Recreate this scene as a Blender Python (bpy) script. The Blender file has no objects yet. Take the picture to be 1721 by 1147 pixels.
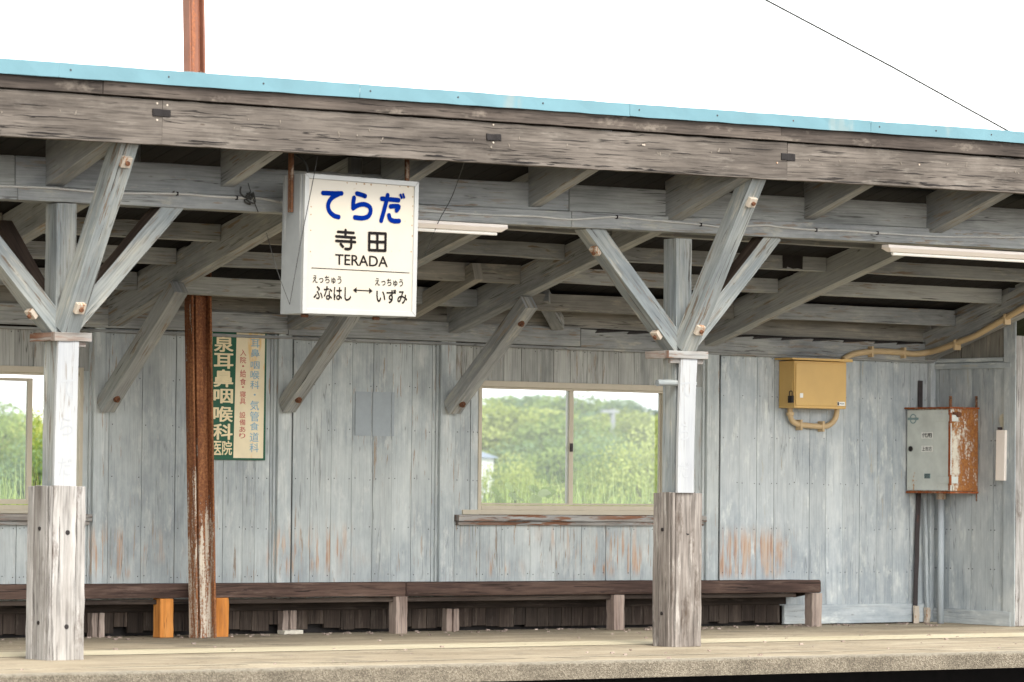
import bpy, bmesh, math, random
import numpy as np
from mathutils import Vector, Matrix
random.seed(7)
SC = bpy.context.scene
COL = SC.collection
# ------------------------------------------------------------------ camera
F, CX, CY = 7000.0, 860.5, 573.5            # focal length and centre in pixels of a 1721 px wide frame
def _setup(m=.009, VR=(10000, 905)):
    uR, vR = VR[0]-CX, VR[1]-CY
    u = -(F*F + vR*(vR-m*uR))/(uR+vR*m); v = vR-m*(uR-u)
    dX = np.array([uR, -vR, F]); dY = np.array([u, -v, F])
    dX /= np.linalg.norm(dX); dY /= np.linalg.norm(dY)
    dZ = np.cross(dY, dX)
    if dZ[1] < 0: dZ = -dZ
    return np.stack([dX, dY, dZ], 1)
CM = _setup()
def ray(px, py): return CM.T @ np.array([(px-CX)/F, -(py-CY)/F, 1.])
CAM = -(ray(1131, 1088)*(F/186.))
def at(px, py, axis, val):
    """surveyed position: where the sight line through a photo point meets the plane axis = val"""
    r = ray(px, py); t = (val-CAM[axis])/r[axis]
    return Vector((CAM+r*t).tolist())
def aX(px, py, Y): return at(px, py, 1, Y).x
def aZ(px, py, Y): return at(px, py, 1, Y).z
R_, U_, D_ = (CM.T @ np.array(k) for k in ([1., 0, 0], [0, 1., 0], [0, 0, 1.]))
cd = bpy.data.cameras.new('camera'); cam = bpy.data.objects.new('camera', cd); COL.objects.link(cam)
cam.matrix_world = Matrix(((R_[0], U_[0], -D_[0], CAM[0]), (R_[1], U_[1], -D_[1], CAM[1]), (R_[2], U_[2], -D_[2], CAM[2]), (0, 0, 0, 1)))
cd.sensor_width = 36; cd.lens = F/1721*36; cd.clip_start = .5; cd.clip_end = 5000
cd.dof.use_dof = True; cd.dof.focus_distance = 39.5; cd.dof.aperture_fstop = 3.2
SC.camera = cam
# ------------------------------------------------------------------ sky, sun, exposure
SUN_EL, SUN_AZ = math.radians(45), math.radians(200)     # azimuth of the sun, clockwise from +Y
w = bpy.data.worlds.new('World'); SC.world = w; w.use_nodes = True
nt = w.node_tree; nt.nodes.clear()
sky = nt.nodes.new('ShaderNodeTexSky'); sky.sky_type = 'NISHITA'; sky.sun_disc = False
sky.sun_elevation = SUN_EL; sky.sun_rotation = SUN_AZ
sky.air_density = 1.0; sky.dust_density = 1.2; sky.ozone_density = 1.0
hs = nt.nodes.new('ShaderNodeHueSaturation'); hs.inputs['Saturation'].default_value = .05
bg = nt.nodes.new('ShaderNodeBackground'); bg.inputs['Strength'].default_value = .15
wo = nt.nodes.new('ShaderNodeOutputWorld')
nt.links.new(sky.outputs[0], hs.inputs['Color']); nt.links.new(hs.outputs[0], bg.inputs['Color']); nt.links.new(bg.outputs[0], wo.inputs['Surface'])
sd = bpy.data.lights.new('sun', 'SUN'); sd.energy = .8; sd.angle = math.radians(18); sd.color = (1, .94, .84)
sun = bpy.data.objects.new('sun', sd); COL.objects.link(sun)
sv = Vector((math.sin(SUN_AZ)*math.cos(SUN_EL), math.cos(SUN_AZ)*math.cos(SUN_EL), math.sin(SUN_EL)))
sun.rotation_euler = sv.to_track_quat('Z', 'Y').to_euler(); sun.location = (-10, -10, 20)
SC.view_settings.view_transform = 'Standard'; SC.view_settings.look = 'None'
SC.view_settings.exposure = 1.88; SC.view_settings.gamma = 1
SC.render.engine = 'CYCLES'; SC.cycles.use_denoising = True
SC.cycles.max_bounces = 10; SC.cycles.transparent_max_bounces = 24; SC.cycles.sample_clamp_indirect = 6

# ------------------------------------------------------------------ material helpers
def lin(c): return tuple((x/255/12.92 if x/255 <= .04045 else ((x/255+.055)/1.055)**2.4) for x in c)
class NT:
    def __init__(s, name):
        s.m = bpy.data.materials.new(name); s.m.use_nodes = True; s.t = s.m.node_tree; s.t.nodes.clear()
        s.out = s.t.nodes.new('ShaderNodeOutputMaterial'); s.b = s.t.nodes.new('ShaderNodeBsdfPrincipled')
        s.t.links.new(s.b.outputs[0], s.out.inputs[0])
    def set(s, sock, v):
        if v is None: return
        if isinstance(v, bpy.types.NodeSocket): s.t.links.new(v, sock)
        else:
            if isinstance(v, (tuple, list)) and len(v) == 3 and sock.type == 'RGBA': v = (*v, 1)
            sock.default_value = v
    def n(s, typ, out=0, props=None, **kw):
        nd = s.t.nodes.new('ShaderNode'+typ)
        for k, v in (props or {}).items(): setattr(nd, k, v)
        for k, v in kw.items():
            k2 = int(k[1:]) if k[0] == 'i' and k[1:].isdigit() else k.replace('_', ' ')
            s.set(nd.inputs[k2], v)
        return nd.outputs[out]
    def math(s, op, a, b=None, c=None):
        nd = s.t.nodes.new('ShaderNodeMath'); nd.operation = op
        for i, v in enumerate((a, b, c)):
            if v is not None: s.set(nd.inputs[i], v)
        return nd.outputs[0]
    def mix(s, f, a, b, mode='MIX'):
        nd = s.t.nodes.new('ShaderNodeMix'); nd.data_type = 'RGBA'; nd.blend_type = mode
        s.set(nd.inputs[0], f); s.set(nd.inputs[6], a); s.set(nd.inputs[7], b); return nd.outputs[2]
    def ramp(s, f, stops, interp='LINEAR'):
        nd = s.t.nodes.new('ShaderNodeValToRGB'); cr = nd.color_ramp; cr.interpolation = interp
        while len(cr.elements) < len(stops): cr.elements.new(.5)
        for e, (p, c) in zip(cr.elements, stops):
            e.position = p; e.color = (c, c, c, 1) if isinstance(c, (int, float)) else (*c, 1)
        s.set(nd.inputs[0], f); return nd.outputs[0]
    def smooth(s, v, a, b):
        nd = s.t.nodes.new('ShaderNodeMapRange'); nd.interpolation_type = 'SMOOTHSTEP'
        s.set(nd.inputs[0], v); s.set(nd.inputs[1], a); s.set(nd.inputs[2], b); return nd.outputs[0]
    def noise(s, vec, scale=1., detail=4., rough=.55, dist=0.):
        nd = s.t.nodes.new('ShaderNodeTexNoise'); s.set(nd.inputs['Vector'], vec)
        nd.inputs['Scale'].default_value = scale; nd.inputs['Detail'].default_value = detail
        nd.inputs['Roughness'].default_value = rough; nd.inputs['Distortion'].default_value = dist
        return nd.outputs[0]
    def vmul(s, v, k):
        nd = s.t.nodes.new('ShaderNodeVectorMath'); nd.operation = 'MULTIPLY'; s.set(nd.inputs[0], v); nd.inputs[1].default_value = k; return nd.outputs[0]
    def xyz(s, v):
        nd = s.t.nodes.new('ShaderNodeSeparateXYZ'); s.set(nd.inputs[0], v); return nd.outputs
    def pos(s): return s.n('NewGeometry')
    def grainvec(s):
        """board coordinates in metres: u along the grain, v across, a random slice per board"""
        uv = s.n('UVMap', props={'uv_map': 'UVMap'}); x = s.xyz(uv)
        s.rnd = s.n('Attribute', out=2, props={'attribute_name': 'rnd'})
        nd = s.t.nodes.new('ShaderNodeCombineXYZ'); s.set(nd.inputs[0], x[0]); s.set(nd.inputs[1], x[1]); s.set(nd.inputs[2], s.math('MULTIPLY', s.rnd, 53.)); return nd.outputs[0]
    def bump(s, h, strength=.3, dist=.004):
        nd = s.t.nodes.new('ShaderNodeBump'); nd.inputs['Strength'].default_value = strength; nd.inputs['Distance'].default_value = dist
        s.set(nd.inputs['Height'], h); s.set(s.b.inputs['Normal'], nd.outputs[0])
    def fin(s, color=None, rough=.8, spec=.3, metal=0.):
        if color is not None: s.set(s.b.inputs['Base Color'], color)
        s.set(s.b.inputs['Roughness'], rough); s.set(s.b.inputs['Specular IOR Level'], spec); s.set(s.b.inputs['Metallic'], metal)
        return s.m

def wood(name, cols, streak=.22, crack=.36, crack_col=(20, 18, 16), peel=None, peel_thr=.62, wear=None, knots=None, wearx=None, fleck=False, chalk=.2, chk=.6,
         dusty=None, var=.14, rough=.85, bump=.35, grain=55.):
    s = NT(name); v = s.grainvec(); P = s.pos()
    blot = s.math('ADD', s.math('MULTIPLY', s.noise(s.vmul(v, (1.1, 6, 1)), 1, 5, .6), 1-chalk), s.math('MULTIPLY', s.noise(s.vmul(v, (3.2, 6.5, 1)), 1, 6, .68), chalk))
    c = s.ramp(blot, [(.3, lin(cols[0])), (.5, lin(cols[1])), (.68, lin(cols[2]))])
    big = s.noise(P, .9, 3, .5)
    c = s.mix(s.smooth(big, .42, .66), c, s.mix(.5, c, lin(cols[2])))
    if dusty:
        dm = s.smooth(s.noise(s.vmul(v, (1.6+chalk*2.4, 14-chalk*8, 1)), 1, 6, .7), .54, .68)
        c = s.mix(s.math('MULTIPLY', dm, dusty[1]), c, lin(dusty[0]))
    if peel:
        pm = s.smooth(s.noise(s.vmul(v, (2.4, 24, 1)), 1, 6, .65), peel_thr, peel_thr+.05)
        pm = s.math('MULTIPLY', pm, s.smooth(s.noise(P, .75, 2, .5), .38, .58))
        pc = s.mix(s.noise(s.vmul(v, (3, 70, 1)), 1, 3), lin(peel[0]), lin(peel[1]))
        c = s.mix(pm, c, pc)
    if wear:                                       # paint rubbed off where people lean
        z = s.xyz(P)[2]
        band = s.math('MULTIPLY', s.smooth(z, wear[0], wear[0]+.12), s.math('SUBTRACT', 1., s.smooth(z, wear[1]-.25, wear[1])))
        wn = s.smooth(s.noise(s.vmul(v, (1.5, 14, 1)), 1, 5, .6), *((.5, .62) if wearx is None else (.42, .6)))
        wb = s.smooth(s.noise(s.vmul(P, (.55, 1, 1)), 1, 2, .5), .44, .56) if wearx is None else s.smooth(s.math('ADD', s.xyz(P)[0], s.noise(P, 6, 3)), wearx+.5, wearx)
        wm = s.math('MULTIPLY', s.math('MULTIPLY', band, wn), wb)
        wc = s.ramp(s.noise(s.vmul(v, (2, 60, 1)), 1, 4), [(.35, lin((146, 96, 62))), (.5, lin((184, 154, 128))), (.65, lin((178, 164, 149)))])
        c = s.mix(s.math('MULTIPLY', wm, .85), c, wc)
    fine = s.noise(s.vmul(v, (2.2, grain, 1)), 1, 4, .6)
    c = s.mix(1., c, s.ramp(fine, [(.25, 1-streak*1.4), (.5, 1.), (.75, 1+streak*.6)]), 'MULTIPLY')
    ck = s.noise(s.vmul(v, (.9, 34, 1)), 1, 4, .55, .15)
    cm = s.math('SUBTRACT', 1., s.smooth(ck, crack-.03, crack))
    ln = s.math('ABSOLUTE', s.math('SUBTRACT', s.noise(s.vmul(v, (.55, 13, 1)), 1, 3, .5), .5))
    lm = s.math('MULTIPLY', s.math('SUBTRACT', 1., s.smooth(ln, .003, .012)), s.smooth(s.noise(s.vmul(v, (1.1, 4, 1.7)), 1, 2), .5, .58))
    c = s.mix(s.math('MULTIPLY', lm, chk), c, lin(crack_col))
    c = s.mix(s.math('MULTIPLY', cm, .8), c, lin(crack_col))
    if fleck:
        vf = s.t.nodes.new('ShaderNodeTexVoronoi'); vf.inputs['Scale'].default_value = 1; s.set(vf.inputs['Vector'], s.vmul(v, (2.3, 9., 1)))
        fm = s.math('SUBTRACT', 1., s.smooth(s.math('ADD', vf.outputs['Distance'], s.math('MULTIPLY', s.noise(s.vmul(v, (20, 40, 1)), 1, 4, .7), .16)), .1, .17))
        fm = s.math('MULTIPLY', fm, s.math('GREATER_THAN', s.xyz(vf.outputs['Color'])[0], .55))
        c = s.mix(s.math('MULTIPLY', fm, .5), c, lin((96, 90, 82)))
    if knots:
        vo = s.t.nodes.new('ShaderNodeTexVoronoi'); vo.inputs['Scale'].default_value = 1; s.set(vo.inputs['Vector'], s.vmul(v, (knots[1], knots[2], 1)))
        kd = s.math('ADD', vo.outputs['Distance'], s.math('MULTIPLY', s.math('SUBTRACT', s.noise(s.vmul(v, (14, 26, 1)), 1, 5, .7), .5), 1.1))
        km = s.math('SUBTRACT', 1., s.smooth(kd, .0, .34))
        c = s.mix(s.math('MULTIPLY', km, knots[3]), c, lin(knots[0]))
        kk = s.math('SUBTRACT', 1., s.smooth(vo.outputs['Distance'], .03, .06))
        c = s.mix(s.math('MULTIPLY', kk, .7), c, lin((70, 58, 48)))
    c = s.mix(1., c, s.ramp(s.rnd, [(0, 1-var), (1, 1+var)]), 'MULTIPLY')
    s.bump(s.math('SUBTRACT', s.math('MULTIPLY', fine, .6), cm), bump, .004)
    return s.fin(c, rough, .25)

def plain(name, rgb, rough=.6, spec=.4, metal=0., var=.06, scale=9., stain=None):
    s = NT(name); P = s.pos(); n = s.noise(P, scale, 5, .6)
    c = s.mix(1., lin(rgb), s.ramp(n, [(.3, 1-var), (.7, 1+var)]), 'MULTIPLY')
    if stain:
        sm = s.smooth(s.noise(s.vmul(P, (stain[1], stain[1], stain[1]*.3)), 1, 6, .65), stain[2], stain[2]+.08)
        c = s.mix(sm, c, lin(stain[0]))
    s.bump(n, .08, .003)
    return s.fin(c, rough, spec, metal)

def rust(name, paint, thr=.5, cols=((70, 36, 24), (128, 66, 34), (176, 102, 52)), zfade=None, xgrad=None, streak=.35, soft=.05, fine=.3):
    s = NT(name); P = s.pos()
    n = s.noise(s.vmul(P, (14, 14, 14*streak)), 1, 7, .68); m2 = s.noise(P, 45, 6, .7)
    rc = s.ramp(s.math('ADD', s.math('MULTIPLY', m2, .55), s.math('MULTIPLY', n, .45)), [(.33, lin(cols[0])), (.48, lin(cols[1])), (.66, lin(cols[2]))])
    mv = s.math('ADD', s.math('MULTIPLY', n, 1-fine), s.math('MULTIPLY', m2, fine))
    if xgrad: mv = s.math('ADD', mv, s.math('MULTIPLY', s.smooth(s.xyz(P)[xgrad[0]], xgrad[1], xgrad[2]), xgrad[3]))
    if zfade: mv = s.math('ADD', mv, s.math('MULTIPLY', s.smooth(s.xyz(P)[2], zfade[0], zfade[1]), zfade[2]))
    m = s.smooth(mv, thr, thr+soft)
    pc = s.mix(1., lin(paint), s.ramp(s.noise(P, 6, 5), [(.3, .86), (.7, 1.08)]), 'MULTIPLY')
    c = s.mix(m, pc, rc); s.bump(s.math('ADD', m, m2), .25, .003)
    return s.fin(c, s.math('ADD', .5, s.math('MULTIPLY', m, .35)), .3)

# painted / bare timbers
M = {}
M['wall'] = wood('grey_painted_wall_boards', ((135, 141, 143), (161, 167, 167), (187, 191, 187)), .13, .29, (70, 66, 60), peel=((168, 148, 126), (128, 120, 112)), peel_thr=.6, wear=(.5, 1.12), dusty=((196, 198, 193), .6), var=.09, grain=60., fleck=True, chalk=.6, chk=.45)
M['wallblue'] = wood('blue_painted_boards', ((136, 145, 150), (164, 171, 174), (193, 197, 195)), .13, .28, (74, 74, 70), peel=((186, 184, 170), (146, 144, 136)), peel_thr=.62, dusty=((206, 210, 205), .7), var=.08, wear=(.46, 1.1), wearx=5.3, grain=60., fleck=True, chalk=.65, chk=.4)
M['walldark'] = wood('grey_shade_tinted_boards', ((122, 124, 121), (147, 148, 143), (168, 168, 162)), .24, .31, (50, 48, 44), peel=((150, 134, 116), (118, 110, 102)), peel_thr=.6, dusty=((182, 182, 174), .5), var=.1, grain=60., fleck=True)  # wall paint toned darker: shade under the roof is in the colour
M['beam'] = wood('grey_painted_timber', ((112, 115, 116), (138, 140, 139), (163, 164, 159)), .22, .31, (46, 42, 38), peel=((148, 130, 110), (120, 110, 100)), peel_thr=.57, dusty=((176, 172, 158), .6), var=.1, grain=60., fleck=True, chalk=.45)
M['post'] = wood('pale_painted_timber', ((104, 110, 113), (135, 141, 141), (164, 164, 156)), .28, .34, (56, 49, 43), peel=((128, 114, 98), (100, 91, 83)), peel_thr=.58, dusty=((182, 176, 160), .6), var=.06, grain=60., fleck=True)
M['raw'] = wood('weathered_bare_timber', ((64, 58, 53), (90, 83, 76), (114, 106, 98)), .44, .342, (24, 20, 18), knots=((150, 143, 133), 1.9, 6., .12), dusty=((134, 127, 118), .5), var=.08, bump=.8, grain=60., chk=.85)
M['strip'] = wood('dark_weathered_strip', ((54, 48, 43), (74, 66, 60), (98, 89, 81)), .45, .36, (20, 17, 15), knots=((140, 130, 118), 1.6, 7., .5), var=.14, bump=.6)
M['clad'] = wood('silvered_cladding', ((102, 95, 89), (139, 135, 130), (167, 164, 160)), .42, .36, (40, 34, 30), knots=((74, 58, 46), 1.4, 5., .6), dusty=((170, 167, 163), .6), var=.08, bump=.8, grain=52.)
M['clad2'] = wood('brown_cladding', ((74, 67, 62), (108, 101, 95), (144, 137, 130)), .44, .36, (36, 30, 27), knots=((66, 54, 44), 1.4, 5., .6), dusty=((176, 171, 164), .6), var=.1, bump=.8, grain=52.)
M['dark'] = wood('dark_bare_timber', ((44, 35, 30), (60, 49, 42), (86, 73, 63)), .4, .36, (18, 14, 12), var=.14)
M['bench'] = wood('dark_brown_bench_wood', ((54, 41, 37), (74, 57, 50), (98, 79, 69)), .45, .36, (24, 18, 16), dusty=((118, 100, 90), .5), var=.1, grain=52.)
M['skirt'] = wood('stained_dark_boards', ((34, 27, 23), (52, 43, 37), (76, 66, 58)), .4, .36, (10, 9, 8), dusty=((98, 88, 80), .5), var=.3)
M['leg'] = wood('grey_brown_leg', ((108, 92, 84), (140, 124, 114), (172, 158, 146)), .4, .34, (54, 44, 40), var=.12)
M['newleg'] = wood('fresh_orange_timber', ((176, 108, 48), (200, 130, 62), (214, 150, 84)), .2, .2, (120, 70, 34), dusty=((150, 98, 62), .5), var=.06)
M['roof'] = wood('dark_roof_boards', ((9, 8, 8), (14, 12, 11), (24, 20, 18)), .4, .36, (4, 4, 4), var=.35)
M['white'] = wood('white_painted_board', ((150, 152, 155), (161, 163, 164), (168, 169, 168)), .08, .24, (120, 110, 98), var=.02, bump=.15)
M['mossy'] = wood('brownish_grey_boards', ((104, 102, 96), (126, 123, 115), (150, 145, 134)), .25, .32, (44, 42, 36), dusty=((166, 158, 140), .5), var=.1)
M['sill'] = wood('worn_sill_wood', ((116, 106, 98), (142, 134, 126), (150, 156, 156)), .34, .37, (60, 46, 38), peel=((128, 86, 60), (110, 84, 70)), peel_thr=.52, var=.1)
# metal, paint and others
M['flash'] = plain('pale_blue_sheet', (100, 136, 145), .5, .35, 0, .09, 2.2, stain=((122, 142, 144), 1.6, .6))
M['alu'] = plain('beige_aluminium', (176, 166, 146), .5, .5, .0, .05)
M['alu2'] = plain('silver_aluminium', (166, 166, 162), .42, .5, .15, .04)
M['lug'] = rust('rusty_lug', (140, 120, 100), .42, cols=((60, 40, 30), (96, 62, 42), (130, 92, 62)))
M['case'] = plain('dull_aluminium_case', (146, 149, 148), .45, .5, .15, .06)
M['fleckpale'] = plain('pale_resin_fleck', (124, 116, 106), .9, .1, 0, .3, 60)
M['face'] = plain('cream_acrylic', (238, 228, 208), .35, .5, 0, .015, 1.5)
M['facewhite'] = plain('white_acrylic', (240, 237, 228), .35, .5, 0, .015, 1.5)
M['blue'] = plain('blue_lettering', (1, 32, 108), .9, .03, 0, .02)
M['black'] = plain('black_lettering', (30, 27, 27), .9, .05, 0, .02)
M['ink'] = plain('black_iron', (36, 32, 31), .7, .3, 0, .2)
M['green'] = plain('green_sign_paint', (6, 78, 52), .5, .4, 0, .08, 7)
M['cream'] = plain('cream_sign_paint', (226, 212, 178), .55, .3, 0, .06, 6, stain=((222, 184, 122), 3.0, .55))
M['creamtxt'] = plain('cream_lettering', (222, 206, 166), .6, .3, 0, .06)
M['redtxt'] = plain('faded_red_lettering', (178, 84, 78), .6, .3, 0, .12, 30)
M['bluetxt'] = plain('faded_blue_lettering', (128, 166, 186), .6, .3, 0, .12, 30)
M['ghost'] = plain('faded_white_lettering', (158, 160, 162), .6, .3, 0, .01)
M['yellow'] = plain('ochre_box_paint', (200, 164, 98), .45, .4, 0, .06, 3, stain=((186, 146, 82), 2.5, .6))
M['conduit'] = plain('beige_pvc', (184, 160, 122), .5, .4, 0, .05)
M['paleconduit'] = plain('pale_grey_pvc', (176, 184, 188), .5, .4, 0, .05)
M['lamp'] = plain('white_enamel', (236, 226, 216), .4, .5, 0, .02)
M['cable'] = plain('grey_cable', (186, 184, 178), .6, .3, 0, .1)
M['wire'] = plain('dark_wire', (60, 60, 58), .6, .3, 0, .1)
M['farwire'] = plain('grey_far_wire', (150, 153, 158), .6, .3, 0, .02)
M['rust'] = rust('rusty_rail_steel', (196, 184, 166), .45, cols=((60, 38, 28), (114, 70, 45), (170, 118, 76)), zfade=(.3, 2.1, .11), streak=.08, soft=.08)
M['rusttop'] = rust('red_oxide_rail_steel', (128, 84, 66), .5, cols=((86, 52, 40), (122, 74, 54), (166, 106, 72)), streak=.06, soft=.1)
M['rustbolt'] = rust('rusty_painted_plate', (186, 174, 158), .53, cols=((84, 58, 44), (138, 96, 66), (172, 130, 96)))
M['rustnut'] = rust('rusty_nut', (100, 70, 54), .4, cols=((58, 40, 32), (98, 64, 46), (134, 92, 64)))
M['boxdoor'] = rust('grey_enamel_door', (204, 208, 201), .615, cols=((120, 80, 50), (160, 110, 66), (190, 146, 96)), zfade=(1.75, 1.42, .05))
M['boxside'] = rust('rust_eaten_side', (206, 200, 184), .468, cols=((88, 52, 30), (134, 82, 42), (176, 124, 70)), xgrad=(0, 6.84, 6.98, .085), streak=.3, soft=.11, fine=.4)
M['rustedge'] = rust('rusty_edge', (150, 110, 84), .44)
M['iron'] = plain('dark_iron_bar', (62, 56, 56), .7, .3, 0, .2, 20, stain=((120, 70, 50), 4, .62))
M['paper'] = plain('white_plate', (226, 226, 220), .5, .4, 0, .03)
M['emblem'] = plain('grey_green_emblem', (128, 150, 150), .5, .4, 0, .05)
M['stone'] = plain('pale_rubble', (196, 190, 176), .9, .2, 0, .15, 30)

def concrete_top():
    s = NT('worn_concrete_paving'); P = s.pos(); x = s.xyz(P)
    st = s.noise(s.vmul(P, (.5, 1.7, 1)), 1, 6, .62); f = s.noise(s.vmul(P, (1, 1.8, 1)), 34, 6, .75); g = s.noise(P, 2.2, 5, .6)
    c = s.ramp(st, [(.32, lin((142, 130, 109))), (.5, lin((164, 151, 129))), (.68, lin((182, 170, 147)))])
    c = s.mix(s.smooth(g, .5, .68), c, lin((142, 132, 114)))
    c = s.mix(1., c, s.ramp(f, [(.3, .72), (.7, 1.16)]), 'MULTIPLY')
    cl_ = s.math('ABSOLUTE', s.math('SUBTRACT', s.noise(s.vmul(P, (.9, 1.3, 1)), 1, 5, .6), .5))
    cg_ = s.math('MULTIPLY', s.math('SUBTRACT', 1., s.smooth(cl_, .001, .006)), s.smooth(s.noise(P, .8, 2), .48, .58))
    c = s.mix(s.math('MULTIPLY', cg_, .7), c, lin((70, 62, 50)))
    jn_ = s.math('LESS_THAN', s.math('FRACT', s.math('MULTIPLY', s.math('ADD', x[0], .9), .25)), .005); c = s.mix(s.math('MULTIPLY', jn_, .6), c, lin((80, 72, 58)))
    e = s.smooth(s.math('ADD', x[1], s.math('MULTIPLY', s.noise(P, 9, 4), .5)), -1.62, -1.92)
    c = s.mix(s.math('MULTIPLY', e, .8), c, lin((182, 174, 158)))
    s.bump(f, .2, .004); return s.fin(c, .9, .2)
def concrete_edge():
    s = NT('exposed_aggregate_concrete'); P = s.pos()
    v = s.t.nodes.new('ShaderNodeTexVoronoi'); v.inputs['Scale'].default_value = 105; s.set(v.inputs['Vector'], P)
    cc = s.ramp(s.xyz(v.outputs['Color'])[0], [(0, lin((98, 90, 78))), (.5, lin((120, 111, 97))), (1, lin((146, 137, 120)))])
    n = s.noise(P, 3, 5, .6); c = s.mix(1., cc, s.ramp(n, [(.3, .68), (.7, 1.15)]), 'MULTIPLY')
    z = s.xyz(P)[2]; c = s.mix(s.smooth(s.math('ADD', z, s.math('MULTIPLY', s.noise(P, 18, 4), .05)), -.005, .03), c, lin((150, 143, 128)))
    s.bump(s.math('ADD', v.outputs['Distance'], s.noise(P, 60, 3)), .7, .01); return s.fin(c, .95, .15)
def tactile():
    s = NT('worn_tactile_paving'); P = s.pos(); x = s.xyz(P)
    n = s.noise(s.vmul(P, (.8, 3, 1)), 1, 5, .6)
    c = s.ramp(n, [(.35, lin((186, 175, 146))), (.6, lin((204, 194, 168)))])
    c = s.mix(1., c, s.ramp(s.noise(P, 30, 4), [(.3, .92), (.7, 1.05)]), 'MULTIPLY')
    d = s.math('MULTIPLY', s.math('SINE', s.math('MULTIPLY', x[0], 52.)), s.math('SINE', s.math('MULTIPLY', x[1], 52.)))
    j = s.math('LESS_THAN', s.math('FRACT', s.math('MULTIPLY', x[0], 3.333)), .03)
    c = s.mix(s.math('MULTIPLY', j, .4), c, lin((140, 124, 96)))
    s.bump(s.smooth(d, .2, .6), .5, .005); return s.fin(c, .8, .2)
def ground_mat():
    s = NT('dark_ballast_ground'); P = s.pos()
    v = s.t.nodes.new('ShaderNodeTexVoronoi'); v.inputs['Scale'].default_value = 14; s.set(v.inputs['Vector'], P)
    c = s.ramp(s.xyz(v.outputs['Color'])[1], [(0, (.03, .025, .02)), (1, (.11, .095, .08))])
    far = s.smooth(s.xyz(P)[1], 4.6, 6.); c = s.mix(far, c, s.ramp(s.noise(P, .5, 5), [(.3, (.035, .06, .015)), (.7, (.08, .12, .03))]))
    s.bump(v.outputs['Distance'], .8, .03); return s.fin(c, .95, .1)
M['ctop'], M['cedge'], M['tact'], M['ground'] = concrete_top(), concrete_edge(), tactile(), ground_mat()
def glass():
    s = NT('window_glass'); t = s.t; t.nodes.remove(s.b)
    tr = t.nodes.new('ShaderNodeBsdfTransparent'); tr.inputs[0].default_value = (.93, .965, .985, 1)
    gl = t.nodes.new('ShaderNodeBsdfGlossy'); gl.inputs['Roughness'].default_value = .02
    fr = t.nodes.new('ShaderNodeFresnel'); fr.inputs[0].default_value = 1.45
    mx = t.nodes.new('ShaderNodeMixShader'); t.links.new(fr.outputs[0], mx.inputs[0]); t.links.new(tr.outputs[0], mx.inputs[1]); t.links.new(gl.outputs[0], mx.inputs[2])
    df = t.nodes.new('ShaderNodeBsdfDiffuse'); df.inputs[0].default_value = (.74, .8, .84, 1); m2 = t.nodes.new('ShaderNodeMixShader'); m2.inputs[0].default_value = .025
    tl = t.nodes.new('ShaderNodeBsdfTranslucent'); tl.inputs[0].default_value = (.74, .8, .84, 1); m3 = t.nodes.new('ShaderNodeMixShader')
    t.links.new(df.outputs[0], m3.inputs[1]); t.links.new(tl.outputs[0], m3.inputs[2]); t.links.new(mx.outputs[0], m2.inputs[1]); t.links.new(m3.outputs[0], m2.inputs[2])
    t.links.new(m2.outputs[0], s.out.inputs[0]); return s.m
M['glass'] = glass()
def leafmat(name, c0, c1, c2, tr=.35):
    s = NT(name); r = s.n('Attribute', out=2, props={'attribute_name': 'rnd'})
    c = s.ramp(r, [(0, c0), (.5, c1), (1, c2)])
    t = s.t; df = t.nodes.new('ShaderNodeBsdfDiffuse'); tl = t.nodes.new('ShaderNodeBsdfTranslucent'); mx = t.nodes.new('ShaderNodeMixShader')
    s.set(df.inputs[0], c); s.set(tl.inputs[0], s.mix(.5, c, (.30, .36, .06))); mx.inputs[0].default_value = tr
    t.links.new(df.outputs[0], mx.inputs[1]); t.links.new(tl.outputs[0], mx.inputs[2]); t.nodes.remove(s.b); t.links.new(mx.outputs[0], s.out.inputs[0]); return s.m
M['leafY'] = leafmat('yellow_green_leaves', (.10, .13, .025), (.30, .34, .07), (.46, .49, .15), .42)  # dark ends of the leaf ramps hold the shade inside the crowns
M['leafG'] = leafmat('mid_green_leaves', (.035, .07, .02), (.15, .22, .05), (.31, .38, .11), .4)
M['leafD'] = leafmat('deep_green_leaves', (.03, .06, .04), (.09, .15, .085), (.20, .28, .13), .38)  # bluish darks: shadow of the far trees put into leaf colour
M['grass'] = leafmat('reed_grass', (.14, .21, .03), (.34, .44, .10), (.58, .64, .30), .45)
M['bark'] = plain('bark', (92, 80, 66), .9, .2, 0, .2, 6)
M['housewall'] = plain('white_plaster', (216, 214, 206), .8, .3, 0, .03)
M['houseroof'] = plain('grey_roof_tiles', (120, 128, 138), .6, .4, 0, .08)
M['pane'] = plain('dark_house_window', (90, 104, 116), .2, .5, 0, .05)
M['polecon'] = plain('grey_concrete_pole', (140, 140, 138), .9, .2, 0, .05)

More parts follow.
